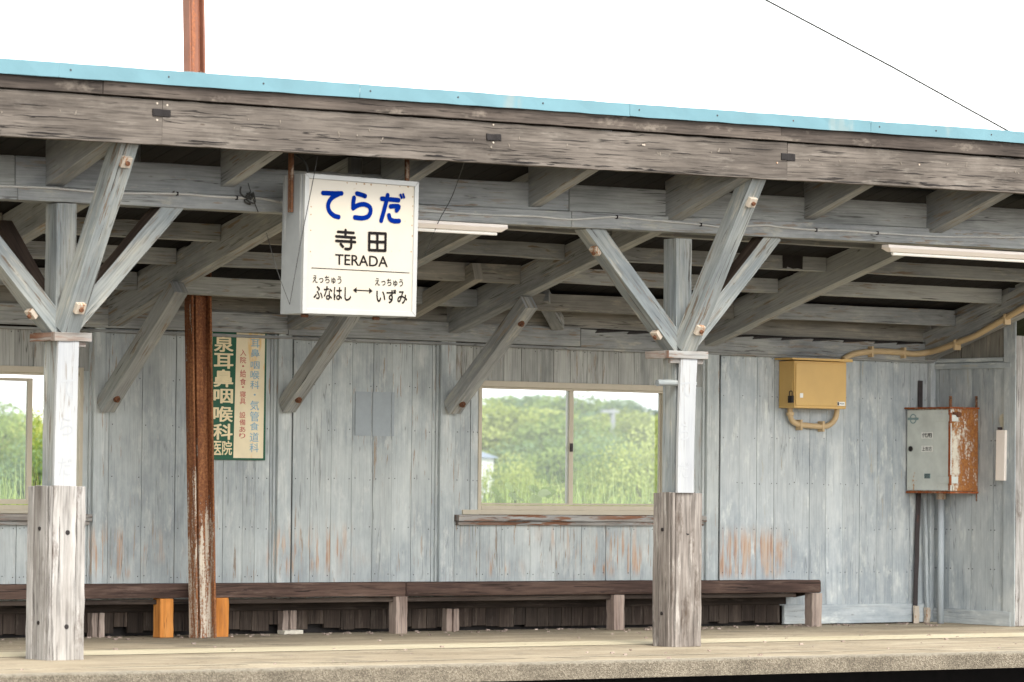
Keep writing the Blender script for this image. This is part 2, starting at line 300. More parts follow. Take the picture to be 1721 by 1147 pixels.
# ------------------------------------------------------------------ mesh helpers
class MB:
    def __init__(s): s.v, s.f, s.uv, s.rnd, s.mi = [], [], [], [], []
    def face(s, idx, uvs, rnd, mi=0): s.f.append(tuple(idx)); s.uv += uvs; s.rnd.append(rnd); s.mi.append(mi)
    def beam(s, a, b, w, h, up=(0, 0, 1), seg=1, jit=0., mi=0, mtop=None, rnd=None, w2=None, h2=None):
        a, b = Vector(a), Vector(b); ax = (b-a); L = ax.length; ax.normalize()
        up = Vector(up); side = ax.cross(up).normalized(); u2 = side.cross(ax).normalized()
        rnd = random.random() if rnd is None else rnd; u0, v0 = random.random()*20, random.random()*20
        w2 = w if w2 is None else w2; h2 = h if h2 is None else h2; base = len(s.v)
        for i in range(seg+1):
            t = i/seg; p = a.lerp(b, t); ww = (w+(w2-w)*t)/2; hh = (h+(h2-h)*t)/2
            for sx, sy in ((-1, -1), (1, -1), (1, 1), (-1, 1)):
                j = Vector((random.uniform(-jit, jit), random.uniform(-jit, jit), random.uniform(-jit, jit)))
                s.v.append(p+side*(sx*ww)+u2*(sy*hh)+j)
        per = [0, w, w+h, 2*w+h, 2*w+2*h]
        for i in range(seg):
            for k in range(4):
                q = [base+i*4+k, base+i*4+(k+1) % 4, base+i*4+4+(k+1) % 4, base+i*4+4+k]
                ua, ub = u0+L*i/seg, u0+L*(i+1)/seg
                s.face(q[::-1], [(ub, v0+per[k]), (ub, v0+per[k+1]), (ua, v0+per[k+1]), (ua, v0+per[k])], rnd, mtop if (mtop is not None and k == 2) else mi)
        for e, o in ((0, 1), (seg, -1)):
            q = [base+e*4+k for k in range(4)][::o]
            s.face(q, [(u0, v0), (u0, v0+w), (u0+.05, v0+w), (u0+.05, v0)], rnd, mi)
        return s
    def box(s, x0, x1, y0, y1, z0, z1, g='x', **k):
        cx, cy, cz = (x0+x1)/2, (y0+y1)/2, (z0+z1)/2
        if g == 'x': return s.beam((x0, cy, cz), (x1, cy, cz), y1-y0, z1-z0, **k)
        if g == 'y': return s.beam((cx, y0, cz), (cx, y1, cz), x1-x0, z1-z0, **k)
        return s.beam((cx, cy, z0), (cx, cy, z1), x1-x0, y1-y0, up=(0, 1, 0), **k)
    def prism(s, pts, d, mi=0, rnd=None, g='z'):
        """closed outline (list of Vectors, in one plane) pushed by vector d"""
        rnd = random.random() if rnd is None else rnd; n = len(pts); b = len(s.v); d = Vector(d)
        s.v += [Vector(p) for p in pts]+[Vector(p)+d for p in pts]
        uv = lambda p: (p[0]+p[1], p[2]) if True else 0
        nrm = Vector((0, 0, 0))
        for i in range(n): nrm += Vector(pts[i]).cross(Vector(pts[(i+1) % n]))
        fl = nrm.dot(d) > 0
        f1 = list(range(b, b+n)); f2 = list(range(b+n, b+2*n))
        f1 = f1[::-1] if fl else f1; f2 = f2 if fl else f2[::-1]
        gi = 'xyz'.index(g); o_ = rnd*31.; oth = [k for k in range(3) if k != gi]
        for fc in (f1, f2): s.face(fc, [(s.v[i][gi]+o_, s.v[i][oth[0]]+s.v[i][oth[1]]+(.3*s.v[i][1] if g == 'y' else 0)+o_) for i in fc], rnd, mi)
        for i in range(n):
            q = [b+i, b+(i+1) % n, b+n+(i+1) % n, b+n+i]; q = q if fl else q[::-1]
            L_ = (s.v[q[0]]-s.v[q[1]]).length; W_ = (s.v[q[1]]-s.v[q[2]]).length; o2 = o_+i*3.7
            s.face(q, [(o2, 0), (o2+L_, 0), (o2+L_, W_), (o2, W_)], rnd, mi)
        return s
    def tube(s, pts, r, n=8, mi=0, rnd=None, r2=None, cap=True):
        pts = [Vector(p) for p in pts]; rnd = random.random() if rnd is None else rnd; b = len(s.v); up = Vector((.13, .31, .94))
        m = len(pts)
        for i, p in enumerate(pts):
            t = (pts[min(i+1, m-1)]-pts[max(i-1, 0)]).normalized(); sd_ = t.cross(up).normalized(); u2 = sd_.cross(t)
            rr = r if r2 is None else r+(r2-r)*i/(m-1)
            for k in range(n):
                a = 2*math.pi*k/n; s.v.append(p+sd_*(math.cos(a)*rr)+u2*(math.sin(a)*rr))
        for i in range(m-1):
            for k in range(n):
                q = [b+i*n+k, b+i*n+(k+1) % n, b+(i+1)*n+(k+1) % n, b+(i+1)*n+k]
                s.face(q, [(i*.2, k*.02), (i*.2, k*.02+.02), (i*.2+.2, k*.02+.02), (i*.2+.2, k*.02)], rnd, mi)
        if cap:
            f1 = [b+k for k in range(n)][::-1]; f2 = [b+(m-1)*n+k for k in range(n)]
            for fc in (f1, f2): s.face(fc, [(0, 0)]*n, rnd, mi)
        return s
    def quad(s, p, mi=0, rnd=None):
        b = len(s.v); s.v += [Vector(q) for q in p]; s.face(range(b, b+len(p)), [(0, 0), (0, .1), (.1, .1), (.1, 0)][:len(p)], random.random() if rnd is None else rnd, mi)
    def build(s, name, mats, parent=None, bevel=0., smooth=False):
        me = bpy.data.meshes.new(name); me.from_pydata([tuple(p) for p in s.v], [], s.f); me.update()
        for m in (mats if isinstance(mats, (list, tuple)) else [mats]): me.materials.append(M[m] if isinstance(m, str) else m)
        ul = me.uv_layers.new(name='UVMap'); ul.data.foreach_set('uv', [c for p in s.uv for c in p])
        at_ = me.attributes.new('rnd', 'FLOAT', 'FACE'); at_.data.foreach_set('value', s.rnd)
        me.polygons.foreach_set('material_index', s.mi)
        if smooth: me.polygons.foreach_set('use_smooth', [True]*len(s.f))
        o = bpy.data.objects.new(name, me); COL.objects.link(o)
        if parent is not None:
            o.parent = parent
            o.matrix_parent_inverse = pmat(parent).inverted()
        if bevel:
            bm = o.modifiers.new('bevel', 'BEVEL'); bm.width = bevel; bm.segments = 2; bm.limit_method = 'ANGLE'; bm.angle_limit = math.radians(40)
        return o
def pmat(o):
    m = o.matrix_basis.copy()
    return (pmat(o.parent) @ o.matrix_parent_inverse @ m) if o.parent else m
def tag(o, label=None, cat=None, group=None, kind=None):
    for k, v in (('label', label), ('category', cat), ('group', group), ('kind', kind)):
        if v: o[k] = v
    return o
def thing(name, label, cat, loc=(0, 0, 0), group=None, kind=None):
    o = bpy.data.objects.new(name, None); COL.objects.link(o); o.location = loc; o.empty_display_size = .2
    return tag(o, label, cat, group, kind)
def smooth_path(pts, k=6):
    P = [Vector(p) for p in pts]; out = []
    for i in range(len(P)-1):
        p0, p1, p2, p3 = P[max(i-1, 0)], P[i], P[i+1], P[min(i+2, len(P)-1)]
        for j in range(k):
            t = j/k; out.append(.5*((2*p1)+(p2-p0)*t+(2*p0-5*p1+4*p2-p3)*t*t+(3*p1-p0-3*p2+p3)*t**3))
    return out+[P[-1]]
_txt = bpy.data.curves.new('lettering_source', 'FONT')
def text(name, body, mat, O, R, U, x0, x1, y0, y1, parent, bold=0., depth=.0015, lift=.002):
    """flat raised lettering fitted to the rectangle x0..x1 (along R), y0..y1 (along U) of a plane with origin O"""
    _txt.body = body; _txt.size = 1; _txt.offset = 0; _txt.extrude = .004; _txt.resolution_u = 4
    ob = bpy.data.objects.new('lettering_source', _txt); COL.objects.link(ob); bpy.context.view_layer.update()
    me = bpy.data.meshes.new_from_object(ob.evaluated_get(bpy.context.evaluated_depsgraph_get())); bpy.data.objects.remove(ob)
    co = np.empty(len(me.vertices)*3); me.vertices.foreach_get('co', co); co = co.reshape(-1, 3)
    mn, mx = co.min(0), co.max(0); R, U = Vector(R), Vector(U); Nn = R.cross(U)
    if bold:
        bm = bmesh.new(); W_, H_ = mx[0]-mn[0], mx[1]-mn[1]
        for i in range(7):
            t2 = bmesh.new(); t2.from_mesh(me)
            dx, dy = (0, 0) if i == 6 else (bold*math.cos(i*math.pi/3), bold*math.sin(i*math.pi/3))
            for v_ in t2.verts: v_.co.x += dx; v_.co.y += dy; v_.co.z += .0006*i
            tm = bpy.data.meshes.new('t'); t2.to_mesh(tm); t2.free(); bm.from_mesh(tm); bpy.data.meshes.remove(tm)
        bm.to_mesh(me); bm.free()
        co = np.empty(len(me.vertices)*3); me.vertices.foreach_get('co', co); co = co.reshape(-1, 3); mn, mx = co.min(0), co.max(0)
    for v_ in me.vertices:
        a = (v_.co.x-mn[0])/(mx[0]-mn[0]+1e-9); b_ = (v_.co.y-mn[1])/(mx[1]-mn[1]+1e-9); c_ = (v_.co.z-mn[2])/(mx[2]-mn[2]+1e-9)
        v_.co = Vector(O)+R*(x0+(x1-x0)*a)+U*(y0+(y1-y0)*b_)+Nn*(lift+depth*c_)
    me.materials.clear(); me.materials.append(M[mat]); me.name = name
    o = bpy.data.objects.new(name, me); COL.objects.link(o); o.parent = parent; o.matrix_parent_inverse = pmat(parent).inverted(); return o
def stroke(mb, pts, wd, Nn, lift, depth=.0015, closed=False, k=5, round_=True, smooth=True):
    """one brush stroke of even width with round ends, as a thin slab"""
    P = smooth_path(pts, k) if smooth else [Vector(p) for p in pts]
    Nn = Vector(Nn); n = len(P); L, Rr = [], []; h = wd/2
    for i, p in enumerate(P):
        t = (P[min(i+1, n-1)]-P[max(i-1, 0)]).normalized(); sd_ = Nn.cross(t).normalized(); L.append(p+sd_*h); Rr.append(p-sd_*h)
    for i in range(n-1): mb.prism([q+Nn*(lift+.00002*i) for q in (L[i], Rr[i], Rr[i+1], L[i+1])], Nn*depth)
    for e in (0, n-1):
        c = P[e]; t = (P[1]-P[0]) if e == 0 else (P[-1]-P[-2]); t.normalize(); s2 = Nn.cross(t)
        if round_: mb.prism([c+(t*math.cos(a)+s2*math.sin(a))*h+Nn*(lift+.00012) for a in [2*math.pi*q/14 for q in range(14)]], Nn*depth)

# ================================================================== THE PLACE
YW = 4.25                                   # face of the wall boards
XS = 7.20                                   # face of the side wall boards
def roofz(y): return 4.60-.255*(y+1.0)      # underside of the roof boards
# ---- ground, platform
g = MB(); g.quad([(-400, -300, -1.1), (900, -300, -1.1), (900, 1200, -1.1), (-400, 1200, -1.1)]); tag(g.build('ground', 'ground'), kind='structure')
p = MB(); p.box(-40, 40, -2.05, 4.9, -.14, 0.); tag(p.build('platform', 'ctop'), kind='structure')
e = MB(); n_ = 160; ex = [-40+80*i/n_ for i in range(n_+1)]
for i in range(n_):
    e.beam((ex[i], -2.085, -.071), (ex[i+1], -2.085, -.071), .07, .146, seg=1, jit=0)
eo = e.build('platform_edge', 'cedge'); tag(eo, kind='structure')
t = MB(); t.quad([(-40, .60, .004), (40, .60, .004), (40, 1.45, .004), (-40, 1.45, .004)]); tag(t.build('tactile_path', 'tact'), kind='structure')
t = MB()
x = -14
while x < 9:
    L = random.uniform(.8, 2.6); y0 = -1.42+random.uniform(-.01, .01)
    t.quad([(x, y0, .004), (x+L, y0+.01, .004), (x+L, y0+.065, .004), (x, y0+.055, .004)]); x += L+random.uniform(.05, .7)
tag(t.build('platform_line_marking', plain('worn_white_marking', (172, 162, 142), .9, .2, 0, .1, 12)), kind='structure')
pw = MB(); pw.box(-40, 40, 2.5, 2.8, -1.1, -.2); tag(pw.build('platform_base', 'ink'), kind='structure')

# ---- the shelter: one building, everything fixed to it is its part
SH = thing('station_shelter', 'long open-fronted wooden platform shelter in peeling grey-blue paint under a pale blue metal roof edge', 'platform shelter', (0, 2, 0))
def part(mb, name, mats, parent=None, bevel=.005, label=None, **k):
    o = mb.build(name, mats, parent or SH, bevel, **k)
    if label: o['label'] = label
    return o
# wall boards -------------------------------------------------------
def boards(px, refy, z0, z1, mat, Y=YW, name='wall_boards', ends=True, zj=0.):
    m = MB(); xs = [aX(q, refy, Y) for q in px]
    for a, b in zip(xs[:-1], xs[1:]):
        j = random.uniform(-.004, .004); gp = random.choice([.0018, .0025, .0034, .002])
        m.box(a+gp, b-gp, Y+j, Y+.02+j, z0+random.uniform(-zj, zj), z1, 'z')
    m.box(xs[0], xs[-1], Y+.026, Y+.034, z0+.01, z1, 'z', mi=1)
    for zr in (.56, 1.02, 1.5, 1.98, 2.42, 2.82):             # nail heads in rows
        if zr < z0+.04 or zr > z1-.02: continue
        for a, b in zip(xs[:-1], xs[1:]):
            for xx in (a+.035, b-.035):
                if b-a < .1 or random.random() < .25: continue
                zz = zr+random.uniform(-.012, .012); m.box(xx-.0038, xx+.0038, Y-.0055, Y-.003, zz-.005, zz+.005, 'z', mi=2)
    return part(m, name, [mat, 'skirt', 'iron'], bevel=0)
ZP = 2.885
p1 = [172, 181, 237, 293, 345, 374, 407, 428, 452, 466]
boards(p1, 900, .30, ZP, 'wall')
p2 = [490, 520, 555, 590, 625, 657, 690, 724, 738]
boards(p2, 930, .30, ZP, 'wall')
p3 = [1210, 1242, 1271, 1300, 1330, 1360, 1387.5, 1416, 1444, 1473, 1500, 1528, 1557]
boards(p3, 900, .21, 2.845, 'wallblue')
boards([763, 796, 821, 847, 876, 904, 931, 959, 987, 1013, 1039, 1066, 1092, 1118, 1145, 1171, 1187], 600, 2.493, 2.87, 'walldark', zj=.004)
boards([763, 806, 848, 891, 934, 977, 1018, 1060, 1100, 1142, 1184], 940, .30, 1.10, 'wall')
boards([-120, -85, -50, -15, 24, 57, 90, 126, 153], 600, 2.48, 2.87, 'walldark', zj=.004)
boards([-120, -85, -52, -25, -2, 27, 45, 70, 100, 130, 150], 930, .30, 1.08, 'wall')
boards([763, 790, 806], 800, 1.10, 2.505, 'wall')               # strip left of the middle window
boards([1128, 1160, 1187], 800, 1.10, 2.505, 'wall')
boards([138, 150, 159], 800, 1.08, 2.48, 'wall')
m = MB(); m.box(-14, aX(-121, 800, YW), YW, YW+.03, 0, 2.9, 'z'); part(m, 'wall_boards', 'wall')
# wall posts --------------------------------------------------------
def wpost(pxa, pxb, refy, mat='wall', z0=0.315, z1=2.9, proud=.055):
    m = MB(); a, b = aX(pxa, refy, YW-proud), aX(pxb, refy, YW-proud)
    m.box(a, b, YW-proud, YW+.12, z0, z1, 'z', seg=8, jit=.003); m.box(a-.03, a-.002, YW-.02, YW+.02, .3, z1, 'z'); m.box(b+.002, b+.03, YW-.02, YW+.02, .3, z1, 'z')
    return part(m, 'wall_post', mat)
wpost(157, 174, 800); wpost(467, 489, 800); wpost(740, 764, 800, z1=2.89); wpost(1188, 1208, 800, z1=2.87)
m = MB(); m.box(XS-.09, XS-.02, YW-.05, YW+.05, .02, 2.84, 'z', seg=6, jit=.003); part(m, 'wall_post', 'wallblue')
m = MB()
xw_ = [-14, aX(-121, 800, YW), aX(140, 800, YW), aX(805, 750, YW), aX(1122, 750, YW), XS]
for a_, b_ in ((xw_[0], xw_[1]), (xw_[2], xw_[3]), (xw_[4], xw_[5])): m.box(a_, b_, YW+.125, YW+.145, -.0, 3.2, 'z')
for a_, b_, zz in ((xw_[1], xw_[2], 1.15), (xw_[3], xw_[4], 1.17)): m.box(a_+.002, b_-.002, YW+.125, YW+.145, 0., zz, 'z'); m.box(a_+.002, b_-.002, YW+.125, YW+.145, 2.53, 3.2, 'z')
part(m, 'wall_lining', 'skirt', bevel=0)
# top plate, eaves rail at the wall ---------------------------------
m = MB(); m.beam((-14, YW-.02, 2.985), (-1.4, YW-.02, 2.985), .14, .19, seg=14, jit=.003); part(m, 'wall_plate', 'beam')
m = MB(); m.beam((-1.395, YW-.02, 2.975), (2.2, YW-.02, 2.965), .14, .19, seg=8, jit=.003); part(m, 'wall_plate', 'beam')
m = MB(); m.beam((2.205, YW-.02, 2.955), (XS, YW-.02, 2.94), .14, .185, seg=8, jit=.003)
part(m, 'wall_plate', 'beam')
m = MB()
for i in range(11):                                             # wedge-shaped splits on top of the plate
    x0 = 2.4+i*.42+random.uniform(-.05, .05)
    m.prism([(x0, YW-.093, 3.012), (x0+.52, YW-.093, 3.046), (x0+.03, YW-.093, 3.046)], (0, .006, 0))
part(m, 'plate_cracks', 'ink', bevel=0)
m = MB(); m.box(-14, XS, YW-.06, YW+.1, 3.055, 3.30, 'x', seg=40, jit=.004); part(m, 'eaves_board', 'mossy')
m = MB(); m.beam((-14, YW-.035, 2.875), (XS-.05, YW-.035, 2.842), .05, .028, seg=20, jit=.002); part(m, 'wall_moulding', 'beam')
# base and skirting ------------------------------------------------
m = MB(); a = aX(1319, 1040, YW-.03); m.box(a, XS-.02, YW-.03, YW+.02, .012, .215, 'x', seg=12, jit=.003); part(m, 'base_board', 'wallblue')
m = MB(); x = -12.
while x < a-.05:
    wd = random.uniform(.12, .2); zb = random.choice([.03, .04, .05, .03, .09 if x < 0 else .03]); b2 = min(x+wd, a-.01)
    if random.random() > .06: m.box(x, b2-.006, YW-.01, YW+.02, zb, .245, 'z')
    x += wd
m.box(-12, a, YW+.1, YW+.14, -.0, .3, 'x', mi=1); part(m, 'skirting_boards', ['skirt', 'ink'], bevel=.003)
m = MB(); m.box(-12, a-.002, YW-.05, YW+.02, .225, .305, 'x', seg=30, jit=.003); part(m, 'skirting_rail', 'skirt')
for q, wd in ((152, .13), (472, .15), (748, .14)):
    for k in (0, 1):
        x0 = aX(q, 1060, YW-.06)+k*wd*.62; m = MB(); m.box(x0, x0+wd*.45, YW-.09, YW+.0, .0, .225, 'z', seg=3, jit=.004); part(m, 'footing_post', 'leg')
x0 = aX(479, 1060, YW-.2); m = MB(); m.box(x0-.02, x0+.2, YW-.22, YW-.1, .002, .04, 'x', seg=4, jit=.004)
tag(m.build('stone_block', 'stone', None, .004), 'pale flat stone block lying on the platform under the bench', 'stone block')
# windows ----------------------------------------------------------
def window(pxl, refl, pxr, refr, z0, z1, pxm, label, sash_zt):
    xl, xr = aX(pxl, refl, YW), aX(pxr, refr, YW); xm = aX(pxm, 750, YW)
    f = MB(); d0, d1 = YW-.015, YW+.09
    f.box(xl-.03, xl+.01, d0, d1, z0-.05, z1+.06, 'z'); f.box(xr-.01, xr+.03, d0, d1, z0-.05, z1+.06, 'z')
    f.box(xl+.012, xr-.012, d0, d1, z1, z1+.06, 'x'); f.box(xl+.012, xr-.012, d0, d1, z0-.05, z0-.004, 'x'); f.box(xl+.012, xr-.012, d0+.012, d0+.03, z1-.022, z1-.002, 'x')
    wo_ = part(f, 'window', 'alu', bevel=.003, label=label)
    return wo_, xl, xr, xm
def sash(wo_, x0, x1, z0, z1, y, st=.03, stl=None, strr=None):
    s_ = MB(); a_, b_ = stl or st, strr or st
    s_.box(x0, x0+a_, y, y+.03, z0, z1, 'z'); s_.box(x1-b_, x1, y, y+.03, z0, z1, 'z'); s_.box(x0+a_+.001, x1-b_-.001, y+.001, y+.029, z0, z0+st*1.5, 'x'); s_.box(x0+a_+.001, x1-b_-.001, y+.001, y+.029, z1-st, z1, 'x')
    so = part(s_, 'sash', 'alu', wo_, .002)
    gl = MB(); gl.box(x0+a_*.5, x1-b_*.5, y+.013, y+.017, z0+st*.7, z1-st*.5, 'x'); part(gl, 'pane', 'glass', wo_, 0)
w2, xl, xr, xm = window(808, 650, 1117, 700, 1.255, 2.44, 961, 'aluminium sliding window with two panes between the posts', 0)
sash(w2, xl+.012, xm+.03, 1.255, 2.438, YW+.012, .012, strr=.055); sash(w2, xm-.02, xr-.012, 1.255, 2.438, YW+.05, .012, stl=.05)
m = MB(); m.box(xm-.018, xm+.014, YW-.004, YW+.01, 1.80, 1.885, 'z'); m.tube([(xm, YW-.012, 1.835), (xm-.025, YW-.014, 1.84)], .009, 6); part(m, 'latch', 'iron', w2, .002)
w1, xl1, xr1, xm1 = window(-110, 650, 134, 700, 1.23, 2.45, 50, 'aluminium sliding window with its sash slid partly open', 0)
xo = aX(55, 740, YW)
sash(w1, xl1+.012, xo, 1.235, 2.40, YW+.008, .03, strr=.055)
m = MB(); m.box(xl1+.012, xr1-.012, YW+.05, YW+.07, 1.235, 1.26, 'x'); part(m, 'track', 'alu', w1, .002)
for (a_, b_, zt) in (((768, 865), (1184, 880), 1.155), ((-120, 860), (152, 866), 1.145)):
    xa, xb = aX(*a_, YW-.05), aX(*b_, YW-.05)
    m = MB(); m.beam((xa, YW-.03, zt-.032), (xb, YW-.03, zt-.032), .12, .062, seg=8, jit=.003); m.beam((xa+.02, YW-.014, zt-.085), (xb-.01, YW-.014, zt-.085), .08, .036, seg=8, jit=.003)
    part(m, 'window_sill', 'sill', bevel=.004)
    m = MB(); m.box(xa+.1, xb-.08, YW-.012, YW+.09, zt+.002, zt+.05, 'x'); part(m, 'window_rail', 'alu', bevel=.003)
# faded patch where a notice hung, short board joint
for q0, q1 in ((597.5, 624), (626.5, 656.5), (658.5, 663)):
    m = MB(); xa, xb = aX(q0, 690, YW-.008), aX(q1, 690, YW-.008); za, zb = aZ(630, 733, YW-.008), aZ(630, 659, YW-.008)
    m.box(xa, xb, YW-.0075, YW-.0055, za, zb, 'z'); part(m, 'unfaded_patch', plain('unfaded_paint', (148, 155, 158), .8, .3, 0, .05, 14), bevel=0)
# side wall --------------------------------------------------------
YE = 3.0
def ys(q, refy=900): return at(q, refy, 0, XS).y
m = MB(); yy = [YW]+[ys(q) for q in (1577, 1595, 1632, 1669)]+[YE]
for a_, b_ in zip(yy[:-1], yy[1:]):
    j = random.uniform(-.003, .003); m.box(XS+j, XS+.02+j, b_+.004, a_-.004, .15, 2.875, 'z')
    for zr in (.6, 1.02, 1.5, 1.98):
        for yq in (b_+.03, a_-.03): m.box(XS-.006, XS-.004, yq-.006, yq+.006, zr-.006, zr+.006, 'z', mi=1)
m.box(XS+.036, XS+.044, YE, YW, .1, 2.87, 'z', mi=1); part(m, 'wall_boards', ['wallblue', 'ink'], bevel=0)
m = MB(); m.beam((XS-.015, YW, .09), (XS-.015, YE+.01, .075), .05, .155, seg=6, jit=.004); part(m, 'base_board', 'wallblue')
m = MB(); m.beam((XS-.015, YW-.02, 2.79), (XS-.015, YE+.02, 2.785), .05, .06, seg=3, jit=.002); m.beam((XS-.005, YW-.02, 2.85), (XS-.005, YE+.14, 2.85), .05, .04); part(m, 'wall_rail', 'wallblue')
m = MB(); m.prism([(XS+.01, YW, 2.86), (XS+.01, YE, 2.86), (XS+.01, YE, 3.32), (XS+.01, YW, 2.93)], (.02, 0, 0)); part(m, 'gable_boards', 'mossy', bevel=0)
m = MB(); ye = at(1708, 800, 0, XS-.02).y; m.box(XS-.02, XS+.34, ye, ye+.19, 0.0, 3.10, 'z', seg=10, jit=.006); part(m, 'wall_post', 'clad', label='weathered end post of the side wall')
m = MB(); m.box(XS-.035, XS-.021, ye+.005, ye+.185, 0., 3.32, 'z', seg=6, jit=.002); part(m, 'cover_board', 'wallblue')

# transverse beams, braces at the wall ------------------------------
TR = [(-5.62, 2.90, 3.74), (-3.36, 2.885, 3.76), (-1.33, 2.915, 3.73), (.604, 2.94, 3.76), (3.93, 2.905, 3.76), (7.06, 2.84, 3.74)]
for i, (X, zw, z1) in enumerate(TR):
    sl = (z1-zw)/(4.22-1.25); m = MB(); wd = .15
    ys_ = [4.2, 3.7, 3.0, 2.2, 1.25, .30]; bow = [0, -.0, .012, .008, 0, -.02]
    low = [Vector((X, y, zw+sl*(4.22-y)+b_)) for y, b_ in zip(ys_, bow)]
    hi = [Vector((X, y, min(zw+sl*(4.22-y)+.30, roofz(y)-.004))) for y in ys_]
    bidx = len(m.v)
    for a_, b_, c_, d_ in zip(low[:-1], low[1:], hi[1:], hi[:-1]):
        ca, cb = (a_+d_)/2, (b_+c_)/2
        m.beam(ca, cb, wd, (d_-a_).length, up=(0, 0, 1), h2=(c_-b_).length, rnd=.3+.08*i) if False else m.prism([a_+Vector((-wd/2, 0, 0)), b_+Vector((-wd/2, 0, 0)), c_+Vector((-wd/2, 0, 0)), d_+Vector((-wd/2, 0, 0))], (wd, 0, 0), rnd=.3+.08*i, g='y')
    part(m, 'transverse_beam', 'beam', bevel=0)
    if i in (1, 2, 3, 4, 5):
        m = MB()
        for y0, y1 in ((4.1, 2.9), (2.8, 1.4)):
            m.prism([Vector((X-.05, y0, min(zw+sl*(4.22-y0)+.302, roofz(y0)-.01))), Vector((X-.05, y1, min(zw+sl*(4.22-y1)+.302, roofz(y1)-.01))), Vector((X-.05, y1, roofz(y1)-.003)), Vector((X-.05, y0, roofz(y0)-.003))], (.1, 0, 0), g='y')
        part(m, 'packing_piece', 'beam', bevel=0)
def nut(parent, P, d, s_=.045, base='rustbolt'):
    """square washer with its nut, on a timber face whose normal is d"""
    d = Vector(d).normalized(); up = Vector((0, 0, 1)) if abs(d.z) < .9 else Vector((0, 1, 0)); P = Vector(P)
    m = MB(); m.beam(P, P+d*s_*1.1, s_*2, s_*2.1, up=up); m.tube([P+d*s_*1.1, P+d*s_*1.6], s_*.5, 6, mi=1); part(m, 'bolt', [base, 'rustnut'], parent, .003)
for X, zl in ((-3.45, 2.05), (-1.40, 2.09), (.585, 2.11)):
    m = MB(); A, B = Vector((X, YW-.08, zl+.10)), Vector((X, 2.93, 3.23)); m.beam(A, B, .15, .15, up=(0, 1, .6), seg=5, jit=.003); bo = part(m, 'wall_brace', 'beam')
    ax = (B-A).normalized(); nrm = ax.cross(Vector((1, 0, 0))).normalized(); nrm = nrm if nrm.y < 0 else -nrm
    for t_ in ((.10, .86) if X > 0 else (.12,)):
        q = A.lerp(B, t_)+nrm*.072; m = MB(); m.tube([q, q+nrm*.02], .034, 10); m.tube([q+nrm*.02, q+nrm*.04], .018, 6); part(m, 'bolt', 'rustnut', bo, 0)
m = MB(); m.beam(at(912, 497, 1, 3.7), at(938, 545, 1, 4.12), .13, .13, up=(0, -1, .3)); part(m, 'strut', 'beam')
m = MB(); m.beam((-.1, 2.85, 3.50), (-.1, 3.95, 3.15), .11, .17); part(m, 'short_rafter', 'mossy')
# purlins ----------------------------------------------------------
bays = [(-14, -5.70), (-5.54, -3.44), (-3.28, -1.41), (-1.25, .52), (.69, 3.85), (4.01, 6.98)]
for bi, (xa, xb) in enumerate(bays):
    for k, (y, zb, h) in enumerate(((.92, 4.02, .2), (1.63, 3.83, .2), (2.34, 3.625, .205), (3.05, 3.425, .195), (3.74, 3.21, .17))):
        dz = random.uniform(-.015, .015)
        if bi == 2 and k == 4: y, dz = 3.40, 0; zb = aZ(335, 495, 3.335)
        m = MB(); m.beam((xa, y, zb+h/2+dz), (xb, y+random.uniform(-.02, .02), zb+h/2+dz+random.uniform(-.01, .01)), .13, h, seg=6, jit=.003)
        o = part(m, 'purlin', random.choice(['beam', 'beam', 'walldark', 'mossy']))
        if bi == 5 and k == 2: pass
        if bi == 4 and k == 2:
            m = MB(); q = at(1331, 437, 1, y-.07); m.box(q.x-.13, q.x+.13, y-.078, y-.05, q.z-.085, q.z+.075, 'x', seg=4, jit=.006); part(m, 'dark_notch', 'ink', o, 0)  # near-black piece on the purlin face
